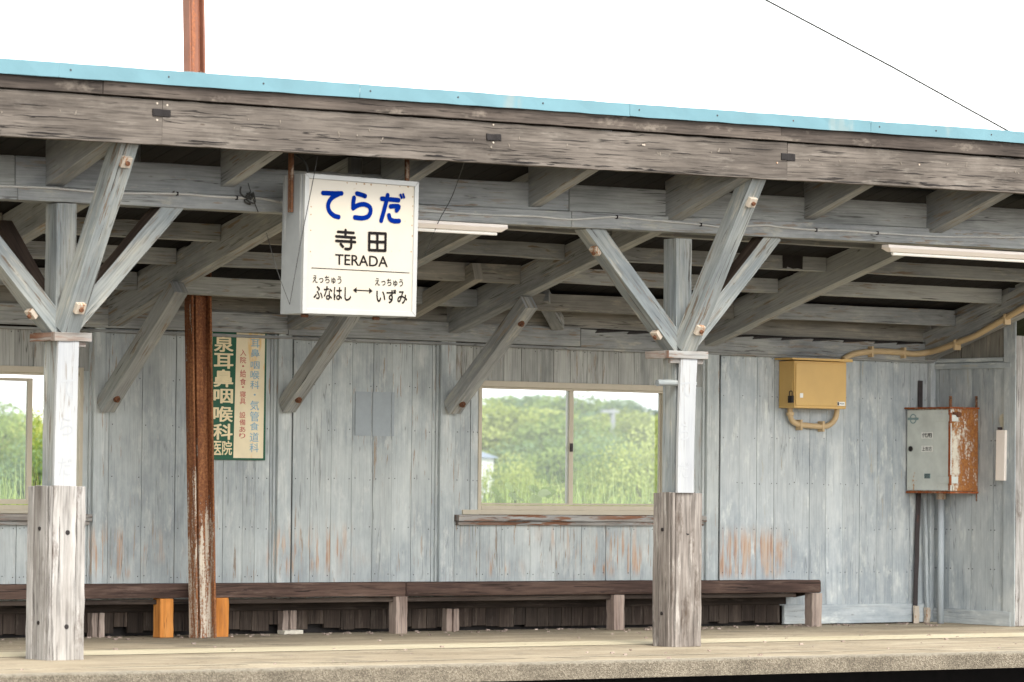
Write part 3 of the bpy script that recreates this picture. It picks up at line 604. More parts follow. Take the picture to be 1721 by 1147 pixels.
# front posts with braces -------------------------------------------
def front_post(px_front_l, px_front_r, dx, yo, wrap, caps, boardpx, ghost, names):
    Y0 = .06+yo; xa, xb = aX(px_front_l, 450, Y0), aX(px_front_r, 450, Y0); dp = .185
    m = MB(); m.box(xa, xb, Y0, Y0+dp, 1.30, 3.705, 'z', seg=14, jit=.003); P = part(m, 'post', 'post', bevel=.006)
    wl, wr, wy0, wy1, zt = wrap
    # silvered cladding boards round the foot
    m = MB(); k3 = [wl, wl+(wr-wl)*.74, wr]
    m.box(k3[0]+.035, k3[1]-.002, wy0, wy0+.04, 0.0, zt, 'z', seg=12, jit=.0035, w2=None); m.box(k3[1]+.001, k3[2], wy0+.006, wy0+.045, 0.0, zt-.006, 'z', seg=12, jit=.0035)
    m.box(wl+.004, wl+.033, wy0+.012, wy0+.042, 0., zt-.004, 'z', seg=12, jit=.002)
    m.box(wl-.002, wl+.036, wy0+.05, wy1-.09, 0.0, zt-.002, 'z', seg=12, jit=.0035); m.box(wl-.006, wl+.034, wy1-.088, wy1, 0.0, zt-.008, 'z', seg=12, jit=.0035)
    m.box(wr-.04, wr-.002, wy0+.05, wy1, 0., zt-.01, 'z', seg=10, jit=.003); m.box(wl+.04, wr-.042, wy1-.04, wy1-.002, 0, zt-.01, 'z', seg=4, jit=.002); m.box(wl+.036, wr-.042, wy0+.046, wy1-.042, .02, zt-.03, 'z')
    part(m, 'post_cladding', names[0], P, .004, label=names[1])
    m = MB()
    for zz in (.27, 1.03):
        m.tube([(wl+.17, wy0-.002, zz), (wl+.17, wy0+.01, zz)], .021, 8); m.tube([(wl-.009, wy0+.15, zz+.03), (wl+.01, wy0+.15, zz+.03)], .017, 8)
    part(m, 'bolt_holes', 'ink', P, 0)
    # white name board fixed to the front of the post
    (b0x, b0y, b1x, b1y), (t0x, t0y, t1x, t1y) = boardpx
    yb = Y0-.085; m = MB(); zb_, zt_ = 1.395, aZ(t0x, t0y, yb); pts = []
    N_ = 12
    for i in range(N_+1):
        f = i/N_; f2 = f**2.2; l = aX(b0x, b0y, yb)*(1-f2)+aX(t0x, t0y, yb)*f2; r = aX(b1x, b1y, yb)*(1-f2)+aX(t1x, t1y, yb)*f2; pts.append((l, r, zb_+(zt_-zb_)*f))
    for (l0, r0, za), (l1, r1, zb2) in zip(pts[:-1], pts[1:]):
        m.prism([(l0, yb, za), (r0, yb, za), (r1, yb, zb2), (l1, yb, zb2)], (0, .03, 0), rnd=.5)
    wb = part(m, 'white_board', 'white', P, 0)
    for ch, gx, gy, gw, gh in ghost:
        q = at(gx, gy, 1, yb); text('faded_letter', ch, 'ghost', (q.x, yb, q.z), (1, 0, 0), (0, 0, 1), -gw/2, gw/2, -gh/2, gh/2, P, .0, .001, .001)
    # little shelf boards round the post
    cz, cl, cr, capb = caps
    for nm, bx, mt in (('cap_board', (cl, cr, Y0-.10, Y0-.04, cz-.035, cz+.035), 'sill'), ('cap_board', (cl+.05, cr-.03, Y0-.062, Y0-.03, cz-.078, cz-.037), 'sill'),
                       ('cap_board', (cl, cl+.06, Y0-.038, Y0+capb, cz-.034, cz+.033), 'sill'), ('cap_board', (cr-.07, cr, Y0-.038, Y0+.25, cz-.03, cz+.03), 'sill')):
        m = MB(); m.box(*bx, 'y' if bx[3]-bx[2] > .2 else 'x', seg=5, jit=.003); part(m, nm, mt, P, .003)
    # braces: two along the beam, one forward to the eaves
    yc = Y0+dp/2; xc = (xa+xb)/2; zj = cz+.02
    for sx in (-1, 1):
        yl = max(yc-.02, .1); A, B = Vector((xc+sx*.045, yl, zj+.06)), Vector((xc+sx*1.10, yl, 3.80)); m = MB()
        m.beam(A, B, .17, .165, up=(-sx*.7 if sx > 0 else .7, 0, .7), seg=6, jit=.003, mtop=1 if sx > 0 else None)
        bo = part(m, 'brace', ['post', 'dark'] if sx > 0 else 'post')
        ax = (B-A).normalized()
        if sx < 0:
            for t_ in (.16, .84): nut(bo, A.lerp(B, t_)+Vector((-.06, -.03, -.06)), (-.7, -.12, -.7), .04)
        else:
            nut(bo, A.lerp(B, .13)+Vector((.05, .02, -.06)), (.7, 0, -.7), .03)
    if ghost and px_front_l < 500:
        q = at(-8, 392, 0, xc-.08); m = MB(); m.beam((xc, Y0+dp-.03, zj+.08), (xc, q.y+.05, q.z+.05), .15, .17, up=(0, -.7, .7), seg=6, jit=.003); part(m, 'brace', 'dark', label='dark unpainted brace running back from the post')
    A, B = Vector((xc-.01, Y0-.02, zj+.05)), Vector((xc-.01, -.955, 4.30)); m = MB(); m.beam(A, B, .165, .17, up=(0, -1, .6), seg=6, jit=.003); bo = part(m, 'brace', 'post')
    ax = (B-A).normalized(); nr = Vector((0, -1, 0))-ax*ax.dot(Vector((0, -1, 0))); nr.normalize()
    for t_ in (.13, .84): nut(bo, A.lerp(B, t_)+nr*(-.078 if False else .078)*1.0, nr, .042)
    return P, xa, xb
PR, pxa, pxb = front_post(1137, 1163, 0, 0, (-.007, .337, 0., .279, 1.40), (2.645, aX(1124, 600, -.04), .362, .24), ((1139, 826, 1166, 826), (1145, 603, 1172, 603)),
    [('て', 1152, 655, .12, .14), ('ら', 1150, 726, .12, .15), ('だ', 1149, 790, .12, .14)], ('clad2', 'grey-brown cladding boards with dark streaks'))
PL, _, _ = front_post(95, 128, 0, -.05, (aX(82, 1000, -.1), aX(141, 1000, -.1)+.01, -.1, .24, 1.41), (2.615, aX(88, 570, -.05), aX(150, 570, -.05), .30), ((91, 815, 128, 815), (99, 570, 133, 570)),
    [('て', 114, 653, .12, .15), ('ら', 112, 717, .12, .14), ('だ', 109, 785, .12, .14)], ('clad', 'bleached silvery cladding boards cracked at the foot'))
m = MB(); q = at(1140, 645, 1, .0); m.tube([(q.x-.22, .036, 2.385), (q.x-.1, .034, 2.39), (q.x+.23, 0.036, 2.385)], .030, 10, r2=.027); part(m, 'peg', 'post', PR, 0)
# long beams over the posts ------------------------------------------
Yb = .0
def zline(pa, pb, Y): a_, b_ = at(*pa, 1, Y), at(*pb, 1, Y); return lambda x_: a_.z+(b_.z-a_.z)*(x_-a_.x)/(b_.x-a_.x)
zlo = zline((0, 335), (1721, 419), Yb); zmid = zline((0, 311), (1721, 391), Yb); zhi = zline((0, 260), (1721, 351), .06)
xj = [-14, aX(30, 320, 0), aX(961, 350, 0), 9.0]
for i in range(3):
    a_, b_ = xj[i]+.003, xj[i+1]-.003
    m = MB(); m.beam((a_, Yb+.11, (zlo(a_)+zmid(a_))/2), (b_, Yb+.11, (zlo(b_)+zmid(b_))/2), .22, zmid(a_)-zlo(a_), seg=24, jit=.003, h2=zmid(b_)-zlo(b_), rnd=.55+.05*i); part(m, 'long_beam', 'beam', bevel=.008)
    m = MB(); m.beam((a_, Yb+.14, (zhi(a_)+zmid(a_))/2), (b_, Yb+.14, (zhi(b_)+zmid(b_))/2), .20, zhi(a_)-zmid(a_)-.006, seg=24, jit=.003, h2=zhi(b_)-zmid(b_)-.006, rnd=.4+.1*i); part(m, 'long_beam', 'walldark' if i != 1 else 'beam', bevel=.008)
# rafters running forward -------------------------------------------
for X, zb in ((-8.13, 3.92), (-6.53, 3.845), (-4.85, 3.925), (-3.2, 3.92), (-1.598, 3.915), (-.01, 3.855), (1.648, 3.955), (3.216, 3.885), (4.85, 3.92)):
    zf = zb+.32; m = MB(); wd = .13 if zb > 3.9 else .165
    L = [Vector((X, .05, zb-.01)), Vector((X, -.97, zf+.015)), Vector((X, -.97, roofz(-.97)-.004)), Vector((X, .05, min(zb+.36, roofz(.05)-.004)))]
    m.prism([q-Vector((wd/2, 0, 0)) for q in L], (wd, 0, 0), g='y'); part(m, 'rafter', 'beam', bevel=.004)
# fascia --------------------------------------------------------------
Yf = -1.06
fb, ft = zline((0, 228), (1721, 325), Yf), zline((0, 150), (1721, 268), Yf)
fj = [-14, aX(273, 200, Yf), aX(1323, 270, Yf), 9.]
for i in range(3):
    a_, b_ = fj[i]+.0025, fj[i+1]-.0025; m = MB(); sg = 46
    m.beam((a_, Yf+.045, (fb(a_)+ft(a_))/2), (b_, Yf+.045, (fb(b_)+ft(b_))/2), .09, ft(a_)-fb(a_), seg=sg, jit=.004, h2=ft(b_)-fb(b_), rnd=.5+.2*(i-1))
    random.seed(41+i); lo, hi_ = max(a_+.1, -8.5), min(b_, 4.5)-.6
    for k in range(int((hi_-lo)*7)):                             # splits along the lower edge and the middle of the board
        x0 = random.uniform(lo, hi_); L = random.uniform(.08, .5); low = random.random() < .62
        zc = fb(x0)+(random.uniform(.012, .045) if low else random.uniform(.12, .27)); h_ = random.uniform(.003, .011 if low else .005); sl_ = fb(x0+L)-fb(x0)
        N_ = 5; up_, dn_ = [], []
        for j in range(N_+1):
            f = j/N_; e_ = math.sin(math.pi*f)*h_*random.uniform(.5, 1.2)+.0006; zz = zc+sl_*f+random.uniform(-.004, .004); up_.append((x0+L*f, Yf-.0052, zz+e_*.5)); dn_.append((x0+L*f, Yf-.0052, zz-e_*.5))
        m.prism(up_+dn_[::-1], (0, .004, 0), mi=1)
    for k in range(int((hi_-lo)*4)):                             # pale resin flecks round small knots
        x0 = random.uniform(lo, hi_); zc = fb(x0)+random.gauss(.19, .03)-.02*math.sin(x0*1.3); rx_, rz_ = random.uniform(.003, .010), random.uniform(.008, .024); tl_ = random.uniform(-.5, .5)
        pts_ = []
        for q in range(9):
            t_ = 2*math.pi*q/9; r_ = random.uniform(.4, 1.15); pts_.append((x0+math.cos(t_)*rx_*r_+math.sin(t_)*rz_*r_*tl_, Yf-.0056, zc+math.sin(t_)*rz_*r_))
        m.prism(pts_, (0, .004, 0), mi=2)
    part(m, 'fascia_board', ['raw', 'ink', 'fleckpale'], bevel=0)
for (px, py, w_, h_, mt) in ((271, 190, .17, .055, 'ink'), (829, 231, .15, .055, 'ink'), (1324, 264, .16, .06, 'ink')):
    q = at(px, py, 1, Yf); m = MB(); m.box(q.x-w_/2, q.x+w_/2, Yf-.012, Yf+.02, q.z-h_/2, q.z+h_/2, 'x', seg=5, jit=.004); part(m, 'dark_splice_plate', mt, bevel=.003)
m = MB()
for px, py in ((264, 174), (264, 202), (281, 177), (829, 210), (829, 240), (1306, 274), (1545, 277), (1080, 244), (1083, 244)):
    q = at(px, py, 1, Yf); m.tube([(q.x, Yf-.004, q.z), (q.x, Yf+.01, q.z)], .009, 6)
part(m, 'fascia_nails', 'rustbolt', bevel=0)
sb, st_ = zline((0, 146), (1721, 264), Yf-.03), zline((0, 126), (1721, 243), Yf-.03)
sj = [-14, aX(170, 150, Yf), aX(1309, 230, Yf), 9.]
for i in range(3):
    a_, b_ = sj[i]+.002, sj[i+1]-.002; m = MB(); m.beam((a_, Yf+.03, (sb(a_)+st_(a_))/2+.02), (b_, Yf+.03, (sb(b_)+st_(b_))/2+.02), .12, st_(a_)-sb(a_)+.045, seg=40, jit=.003, h2=st_(b_)-sb(b_)+.045); part(m, 'eaves_strip', 'strip', bevel=.004)
bb, bt = zline((0, 123.5), (1721, 241), Yf-.07), zline((0, 98), (1721, 222), Yf-.07)
bj = [-14, aX(-350, 100, Yf), aX(92, 110, Yf), aX(597, 150, Yf), aX(1050, 185, Yf), aX(1455, 215, Yf), aX(1930, 240, Yf), 9.]
for i in range(7):
    a_, b_ = bj[i]+.0015, bj[i+1]-.0015
    m = MB(); m.beam((a_, Yf-.066, (bb(a_)+bt(a_))/2), (b_, Yf-.066, (bb(b_)+bt(b_))/2), .012, bt(a_)-bb(a_), seg=14, jit=.0035, h2=bt(b_)-bb(b_)); fo = part(m, 'roof_flashing', 'flash', bevel=.002)
    m = MB(); nn = max(2, int((b_-a_)/.72))
    for k in range(nn):
        xx = a_+.1+(b_-a_-.15)*k/nn; zz = (bb(xx)+bt(xx))/2+.005; m.tube([(xx, Yf-.076, zz), (xx, Yf-.07, zz)], .008, 6)
    part(m, 'flashing_nails', 'iron', fo, 0)
# roof ------------------------------------------------------------------
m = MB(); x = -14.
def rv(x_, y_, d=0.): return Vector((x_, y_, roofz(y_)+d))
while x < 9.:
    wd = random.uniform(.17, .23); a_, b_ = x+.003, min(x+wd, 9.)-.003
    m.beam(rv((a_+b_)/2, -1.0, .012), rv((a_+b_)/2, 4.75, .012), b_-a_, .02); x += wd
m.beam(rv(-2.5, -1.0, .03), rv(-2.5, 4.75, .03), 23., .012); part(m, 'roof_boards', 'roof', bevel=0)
zt0 = (bt(-14)+bt(9))/2
m = MB(); m.prism([(-14, -1.13, bt(-14)-.006), (9, -1.13, bt(9)-.006), (9, -1.13, bt(9)-.02), (-14, -1.13, bt(-14)-.02)][::-1], (0, .1, 0)); m.beam(rv(-2.5, -1.03, .055), rv(-2.5, 4.85, .055), 23., .03); part(m, 'roof_sheet', 'flash', bevel=0)

# ================================================================== THINGS
# ---- bench
BN = thing('bench', 'long dark brown plank bench along the wall, on grey legs and two fresh orange ones', 'bench', (0, 3.9, 0))
YB = 3.80
zt_, zb_ = zline((0, 983), (1378, 975), YB), zline((0, 1008), (1378, 996.5), YB)
xe = aX(1381, 985, YB); xp0, xp1 = aX(319, 990, YB), aX(362, 990, YB)
for i, (a_, b_) in enumerate(((-12., xp0-.004), (xp1+.004, aX(682, 990, YB)), (aX(683, 990, YB), xe))):
    m = MB(); m.beam((a_, YB+.03, (zt_(a_)+zb_(a_))/2), (b_, YB+.03, (zt_(b_)+zb_(b_))/2), .06, zt_(a_)-zb_(a_), seg=16, jit=.0025, h2=zt_(b_)-zb_(b_)); part(m, 'seat_edge', 'bench', BN, .02 if i == 2 else .006)
m = MB(); m.beam((-12, YB+.062+.18, zt_(-12)-.03), (xe-.02, YB+.062+.18, zt_(xe)-.03), .36, .05, seg=16, jit=.002); part(m, 'seat', 'bench', BN)
m = MB(); m.prism([(xe-.05, YB+.07, zb_(xe)-.005), (xe-.05, YW-.05, zb_(xe)-.005), (xe-.05, YW-.05, zb_(xe)-.06)][::-1], (.03, 0, 0)); m.box(-12, xe-.3, YB+.06, YB+.11, zb_(0)-.055, zb_(0)-.01, 'x', seg=10, jit=.003); part(m, 'seat_bearer', 'skirt', BN)
for pa, pb, mt, fy in ((1355, 1382, 'leg', 1052), (1026, 1050, 'leg', 1057), (658, 685, 'leg', 1066), (256, 290, 'newleg', 1073), (346, 383, 'newleg', 1073), (-130, -100, 'leg', 1080)):
    xa, xb = aX(pa, fy-10, YB), aX(pb, fy-10, YB); wd = xb-xa; ly = .2
    k = .142 if mt == 'newleg' else .135
    yl0 = YB-.012 if mt == 'newleg' else YB+.006
    m = MB(); zz = zb_(xb)-.003; m.box(xb-k, xb, yl0, yl0+k*.9, 0, zz, 'z', seg=5, jit=.003); part(m, 'leg', mt, BN, .003, label='fresh orange timber leg' if mt == 'newleg' else None)

# ---- rail-section pole
def rail_pole():
    T = thing('rail_pole', 'rust-streaked steel pole of old rail rising from the platform through the shelter roof', 'pole', (aX(341, 1073, 3.62), 3.62, 0))
    xb, xt = aX(341, 1073, 3.62), aX(325.5, 0, 3.62); zt = aZ(325, -160, 3.62); ztop = aZ(325, 0, 3.62)
    xt2 = xb+(xt-xb)*zt/ztop
    th = .022
    def sec(x, z): return lambda dx, dy: Vector((x+dx, 3.62+dy, z))
    for z0, z1, nm, mt, hw, dp in ((0, 3.52, 'shaft', 'rust', .112, .132), (3.52, zt, 'shaft', 'rusttop', .088, .115)):
        m = MB()
        f = lambda z: xb+(xt2-xb)*z/zt
        for dx, w_ in ((-hw+th/2, th), (hw-th/2, th)):
            m.beam((f(z0)+dx, 3.62, z0), (f(z1)+dx, 3.62, z1), w_, dp, up=(0, 1, 0), seg=10, rnd=.5)
        m.beam((f(z0), 3.62+.01, z0), (f(z1), 3.62+.01, z1), 2*(hw-th)-.001, .02, up=(0, 1, 0), seg=10, rnd=.5)
        m.beam((f(z0)-.035, 3.62-.035, z0), (f(z1)-.035, 3.62-.035, z1), .07, .07, up=(0, 1, 0), seg=10, rnd=.5)
        part(m, nm, mt, T, .006)
    m = MB()
    for zz in (4.95, 5.28):
        m.tube([(f(zz)+.02, 3.62-.066, zz), (f(zz)+.02, 3.62-.045, zz)], .016, 8)
    m.tube([(f(1.06)-.06, 3.62-.08, 1.06), (f(1.06)-.06, 3.62-.066, 1.06)], .02, 8)
    part(m, 'rivets', 'rustnut', T, 0)
rail_pole()

# ---- station name sign
YS = -.72
SG = thing('station_sign', 'cream hanging station sign box lettered てらだ in blue with aluminium frame', 'station sign', (aX(605, 400, YS), YS, 3.42))
def SP(px, py): return at(px, py, 1, YS)
c4 = [SP(512, 291), SP(703, 306), SP(698, 533), SP(507, 527)]      # lt, rt, rb, lb
dpt = .315
m = MB(); m.prism([q+Vector((0, .02, 0)) for q in c4], (0, dpt-.02, 0)); part(m, 'case', 'case', SG, .004)
mid = lambda a_, b_, t_: a_+(b_-a_)*t_
cen = sum(c4, Vector())/4
inn = [q+(cen-q)*.072 for q in c4]
for i in range(4):
    a_, b_, c_, d_ = c4[i], c4[(i+1) % 4], inn[(i+1) % 4], inn[i]
    m = MB(); m.prism([q+Vector((0, -.012, 0)) for q in (a_+(b_-a_)*.001, b_+(a_-b_)*.001, c_, d_)], (0, .031, 0)); part(m, 'frame_bar', 'alu2', SG, .003)
def shade_face():
    s = NT('sign_face_acrylic'); P = s.pos(); z = s.xyz(P)[2]
    n = s.noise(P, 1.6, 3, .5)
    c = s.mix(s.math('MULTIPLY', s.smooth(n, .42, .62), .35), lin((177, 170, 156)), lin((178, 165, 142)))
    st = s.smooth(s.noise(P, 26, 5, .6), .66, .74); c = s.mix(s.math('MULTIPLY', st, .3), c, lin((140, 112, 84)))
    return s.fin(c, .35, .5)
M['signface'] = shade_face()
m = MB(); m.prism([q+(cen-q)*.065 for q in c4], (0, .015, 0)); fc = part(m, 'face_panel', 'signface', SG, 0)
Nn = Vector((0, -1, 0))
cv = lambda q: SP(455+q[0]*.23985, 270+q[1]*.23985)
T_ = [[(365, 228), (430, 231), (495, 231)], [(478, 234), (428, 262), (402, 305), (408, 352), (440, 386), (474, 396)],
      [(603, 232), (632, 240), (660, 250)], [(582, 262), (577, 300), (576, 335)], [(577, 333), (615, 312), (655, 308), (690, 325), (698, 358), (680, 392), (640, 404), (588, 399)],
      [(777, 268), (835, 273), (893, 279)], [(817, 244), (805, 300), (772, 422)], [(838, 322), (868, 320), (896, 324), (880, 350)], [(826, 385), (835, 412), (862, 424), (897, 424)]]
DK = [[(906, 241), (914, 262)], [(925, 238), (932, 259)]]
for ks in ((0, 1), (2, 3, 4), (5, 6, 7, 8)):
    m = MB()
    for i in ks: stroke(m, [cv(q) for q in T_[i]], .040, Nn, .002+.0004*i, k=4)
    if 5 in ks:
        for i, stx in enumerate(DK): stroke(m, [cv(q) for q in stx], .021, Nn, .006+.0004*i, smooth=False)
    part(m, 'blue_letter', 'blue', fc, 0)
T2 = [[(470, 500), (580, 508)], [(523, 488), (522, 536)], [(458, 532), (588, 541)], [(458, 563), (590, 572)], [(562, 552), (562, 600), (556, 616), (540, 621), (522, 619)], [(488, 586), (504, 604)],
      [(688, 508), (803, 513)], [(803, 513), (801, 632)], [(801, 632), (687, 628)], [(687, 628), (688, 508)], [(745, 512), (744, 628)], [(690, 568), (800, 573)]]
for ks in (range(6), range(6, 12)):
    m = MB()
    for i in ks: stroke(m, [cv(q) for q in T2[i]], .0235, Nn, .002+.0004*i, smooth=len(T2[i]) > 2, k=3)
    part(m, 'black_letter', 'black', fc, 0)
def rect_text(name, body, mat, pl, pr, pt, pb, parent, plane, bold=0., R=(1, 0, 0), U=(0, 0, 1), lift=.002):
    axis, val = plane; A, B = at(pl, pb, axis, val), at(pr, pb, axis, val); Tz = at(pl, pt, axis, val); o = Vector(A); R = Vector(R)
    text(name, body, mat, o, R, U, 0, (B-A).dot(R), 0, Tz.z-A.z, parent, bold, .0015, lift)
sp = (1, YS)
rect_text('black_lettering', 'TERADA', 'black', 563, 651.5, 427, 445, fc, sp, .012)
rect_text('black_lettering', 'えっちゅう', 'black', 525, 573.5, 462.5, 476, fc, sp, .014)
rect_text('black_lettering', 'ふなはし', 'black', 526.5, 590, 480, 503.5, fc, sp, .02)
rect_text('black_lettering', 'えっちゅう', 'black', 630, 677, 467.5, 480.5, fc, sp, .014)
rect_text('black_lettering', 'いずみ', 'black', 632, 684, 485.5, 509.5, fc, sp, .02)
m = MB(); stroke(m, [SP(523.4, 450.5), SP(687.8, 459)], .006, Nn, .002, smooth=False, round_=False)
stroke(m, [SP(597, 488), SP(622, 489.3)], .009, Nn, .002, smooth=False, round_=False)
for q, d_ in (((593, 487.8), 1), ((626, 489.5), -1)):
    a_ = SP(*q); m.prism([a_+Nn*.0026, a_+Vector((.036*d_, 0, .024))+Nn*.0026, a_+Vector((.036*d_, 0, -.024))+Nn*.0026], Nn*.0015)
part(m, 'arrow_and_rule', 'black', fc, 0)
m = MB(); random.seed(11)
for (cx_, cy_) in ((535, 157), (600, 163), (655, 165), (703, 170), (810, 177), (905, 182), (962, 186), (283, 325), (281, 380), (280, 490), (278, 640), (995, 255), (994, 320), (992, 390), (990, 455), (992, 530), (983, 640)):
    q = cv((cx_, cy_)); r_ = random.uniform(.004, .009)
    m.prism([q+Vector((math.cos(a_)*r_*random.uniform(.6, 1.3), -.0008, math.sin(a_)*r_*random.uniform(.6, 1.3))) for a_ in [k*2*math.pi/8 for k in range(8)]], Nn*.0006)
part(m, 'dirt_spots', plain('brown_dirt', (140, 112, 84), .9, .1), fc, 0)
xl_ = c4[0].x
for (pa, pb) in (((491, 262), (490, 357)),):
    yy_ = YS+dpt*.55; q1, q0 = at(*pa, 0, xl_-.02), at(*pb, 0, xl_-.02); m = MB(); m.box(xl_-.03, xl_-.006, yy_-.025, yy_+.025, q0.z, 4.28, 'z'); part(m, 'hanger_bar', 'lug', SG, .002)
q = at(683, 300, 1, YS+.12); m = MB(); m.box(q.x-.018, q.x+.018, YS+.1, YS+.125, c4[1].z-.03, 4.3, 'z'); part(m, 'hanger_bar', 'lug', SG, .002)
for px in (512, 632):
    q = at(px, 531, 1, YS+.1); m = MB(); m.tube([(q.x-.03, YS+.1, c4[3].z-.012), (q.x+.03, YS+.1, c4[3].z-.012)], .016, 8); part(m, 'fixing', 'rustnut', SG, 0)
m = MB(); xq = xl_-.004
for dy in (.04, .055, .26, .275): m.box(xq-.003, xq+.004, YS+dy, YS+dy+.006, c4[3].z+.01, c4[0].z-.01, 'z')
part(m, 'case_ribs', 'alu2', SG, .001)
m = MB(); m.tube(smooth_path([at(494, 260, 1, -.5), at(508, 268, 1, -.5), at(516, 280, 1, -.5), at(517, 292, 1, -.5)]), .008, 6); part(m, 'feed_cable', 'wire', SG, 0)

# ---- clinic advertisement board on the wall
YG = YW-.035
CG = thing('clinic_sign', 'green and cream painted clinic advertisement board with vertical lettering, beside the rusty pole', 'wall sign', (aX(400, 665, YG), YG, 2.2))
GP = lambda cx_, cy_: (340+cx_*.209, 545+cy_*.2092)
gx = lambda cx_: aX(340+cx_*.209, 665, YG); gz = lambda cy_: aZ(400, 545+cy_*.2092, YG)
m = MB(); m.box(gx(-60), gx(513), YG, YG+.03, gz(1092), gz(55), 'z'); bd = part(m, 'board', 'green', CG, .003)
for a_, b_ in ((268, 499), (-50, 76)):
    m = MB(); m.prism([(gx(a_+2), YG-.002, gz(68)), (gx(b_), YG-.002, gz(72)), (gx(b_-6), YG-.002, gz(1076)), (gx(a_-14), YG-.002, gz(1076))], (0, .001, 0)); part(m, 'cream_panel', 'cream', CG, 0)
def vtext(chars, x0, x1, ys_, mat, bold, nm, lift=.0008):
    for ch, (y0, y1) in zip(chars, ys_):
        pad = .22 if ch == '・' else 0
        xa, xb = gx(x0), gx(x1)
        if ch == '・': xm_ = (xa+xb)/2; xa, xb = xm_-.012, xm_+.012
        text(nm, ch, mat, (0, YG-.002, 0), (1, 0, 0), (0, 0, 1), xa, xb, gz(y1), gz(y0), CG, bold, .001, lift)
vtext('泉耳鼻咽喉科', 88, 246, [(98, 228), (238, 362), (368, 510), (524, 640), (664, 788), (802, 932)], 'creamtxt', .024, 'cream_lettering')
vtext('医', 88, 158, [(942, 1054)], 'creamtxt', .016, 'cream_lettering'); vtext('院', 163, 242, [(938, 1054)], 'creamtxt', .016, 'cream_lettering')
vtext('入院・給食・寝具設備あり', 300, 348, [(203, 254), (262, 314), (330, 344), (366, 428), (436, 488), (499, 512), (538, 590), (596, 644), (704, 756), (764, 812), (822, 868), (876, 918)], 'redtxt', .006, 'red_lettering')
vtext('耳鼻咽喉科・気管食道科', 384, 456, [(118, 184), (196, 262), (296, 356), (372, 440), (452, 518), (558, 572), (612, 690), (700, 780), (788, 852), (868, 944), (956, 1028)], 'bluetxt', .006, 'blue_lettering')

# ---- ochre meter box with its loop of conduit
YY = 4.0
MBX = thing('meter_box', 'ochre steel meter box with padlock high on the blue boards', 'meter box', (aX(1378, 690, YY), YY, 2.3))
xa, xb = aX(1335, 645, YY), aX(1422, 645, YY); za, zb = aZ(1378, 686, YY), aZ(1378, 608, YY)
m = MB(); m.box(xa, xb, YY, YW-.004, za-.005, zb, 'x'); part(m, 'body', 'yellow', MBX, .004)
m = MB(); m.box(xa+.012, xb-.008, YY-.014, YY-.002, za+.02, zb-.02, 'x'); dr = part(m, 'door', 'yellow', MBX, .006)
m = MB(); m.prism([(xa-.07, YY-.05, zb+.012), (xb+.05, YY-.05, zb-.012+.015), (xb+.05, YY-.05, zb+.018+.014), (xa-.07, YY-.05, zb+.03)], (0, YW-YY+.04, 0)); part(m, 'rain_hood', 'yellow', MBX, .002)
m = MB(); m.box(xa-.008, xa-.001, YY+.02, YY+.06, zb-.36, zb-.20, 'z'); part(m, 'hasp', 'yellow', MBX, .001)
m = MB(); q = Vector((xa-.03, YY+.02, zb-.40)); m.box(q.x-.016, q.x+.016, q.y-.03, q.y+.03, q.z-.045, q.z+.03, 'z'); m.tube(smooth_path([q+Vector((0, -.02, .03)), q+Vector((0, -.018, .075)), q+Vector((0, .018, .075)), q+Vector((0, .02, .03))]), .006, 6); part(m, 'padlock', 'ink', MBX, .004)
m = MB(); q = at(1347, 665, 1, YY-.014); m.box(q.x-.022, q.x+.022, YY-.017, YY-.0135, q.z-.024, q.z+.024, 'x'); part(m, 'lock_plate', 'paper', dr, .006)
q = at(1414, 679, 1, YY-.014); m = MB(); m.box(q.x-.058, q.x+.05, YY-.0165, YY-.0135, q.z-.022, q.z+.02, 'x', mi=0); m.box(q.x-.056, q.x-.035, YY-.018, YY-.0166, q.z-.018, q.z+.016, 'x', mi=1)
for k in range(4): m.box(q.x-.024+k*.017, q.x-.015+k*.017, YY-.018, YY-.0166, q.z-.006, q.z+.006, 'x', mi=1)
part(m, 'maker_plate', ['paper', 'ink'], dr, 0)
YC = YW-.06
def clips(T, qs, r):
    for q, vert in qs:
        m = MB(); q = Vector(q)
        m.box(q.x-.014, q.x+.014, q.y-r-.006, q.y+.05, q.z-r-.028, q.z+r+.028, 'z'); part(m, 'clip', 'conduit', T, .003)
LC = thing('conduit_loop', 'short U-shaped beige conduit hanging below the ochre box', 'conduit', at(1368, 716, 1, YC))
m = MB(); lp = [at(x_, y_, 1, YC) for x_, y_ in ((1328, 684), (1328, 697), (1331, 707), (1340, 713), (1356, 715.5), (1384, 717), (1396, 713), (1404, 703), (1407, 688))]
m.tube(smooth_path(lp, 6), .030, 10, cap=True); part(m, 'pipe', 'conduit', LC, 0, smooth=True)
m = MB(); m.tube([at(1328, 693, 1, YC), at(1328, 699, 1, YC)], .042, 10); part(m, 'coupling', 'conduit', LC, .004)
clips(LC, [(at(1344, 714.5, 1, YC), 0), (at(1381, 717, 1, YC), 0)], .028)
TC = thing('conduit_run', 'long beige conduit running from the ochre box along the eaves and up the end beam', 'conduit', at(1500, 592, 1, YC))
m = MB(); XT = 6.95
lp = [at(x_, y_, 1, YC-.06) for x_, y_ in ((1418, 604), (1424, 600), (1434, 595.5), (1450, 592.5), (1466, 591), (1490, 591), (1515, 593), (1538, 595))]+[at(x_, y_, 0, XT) for x_, y_ in ((1562, 592), (1584, 586), (1612, 575), (1640, 564), (1668, 548), (1695, 532), (1725, 515))]
m.tube(smooth_path(lp, 5), .033, 10); part(m, 'pipe', 'conduit', TC, 0, smooth=True)
clips(TC, [(at(1463.5, 591.5, 1, YC-.06), 0), (at(1518, 593.5, 1, YC-.06), 0)], .03)
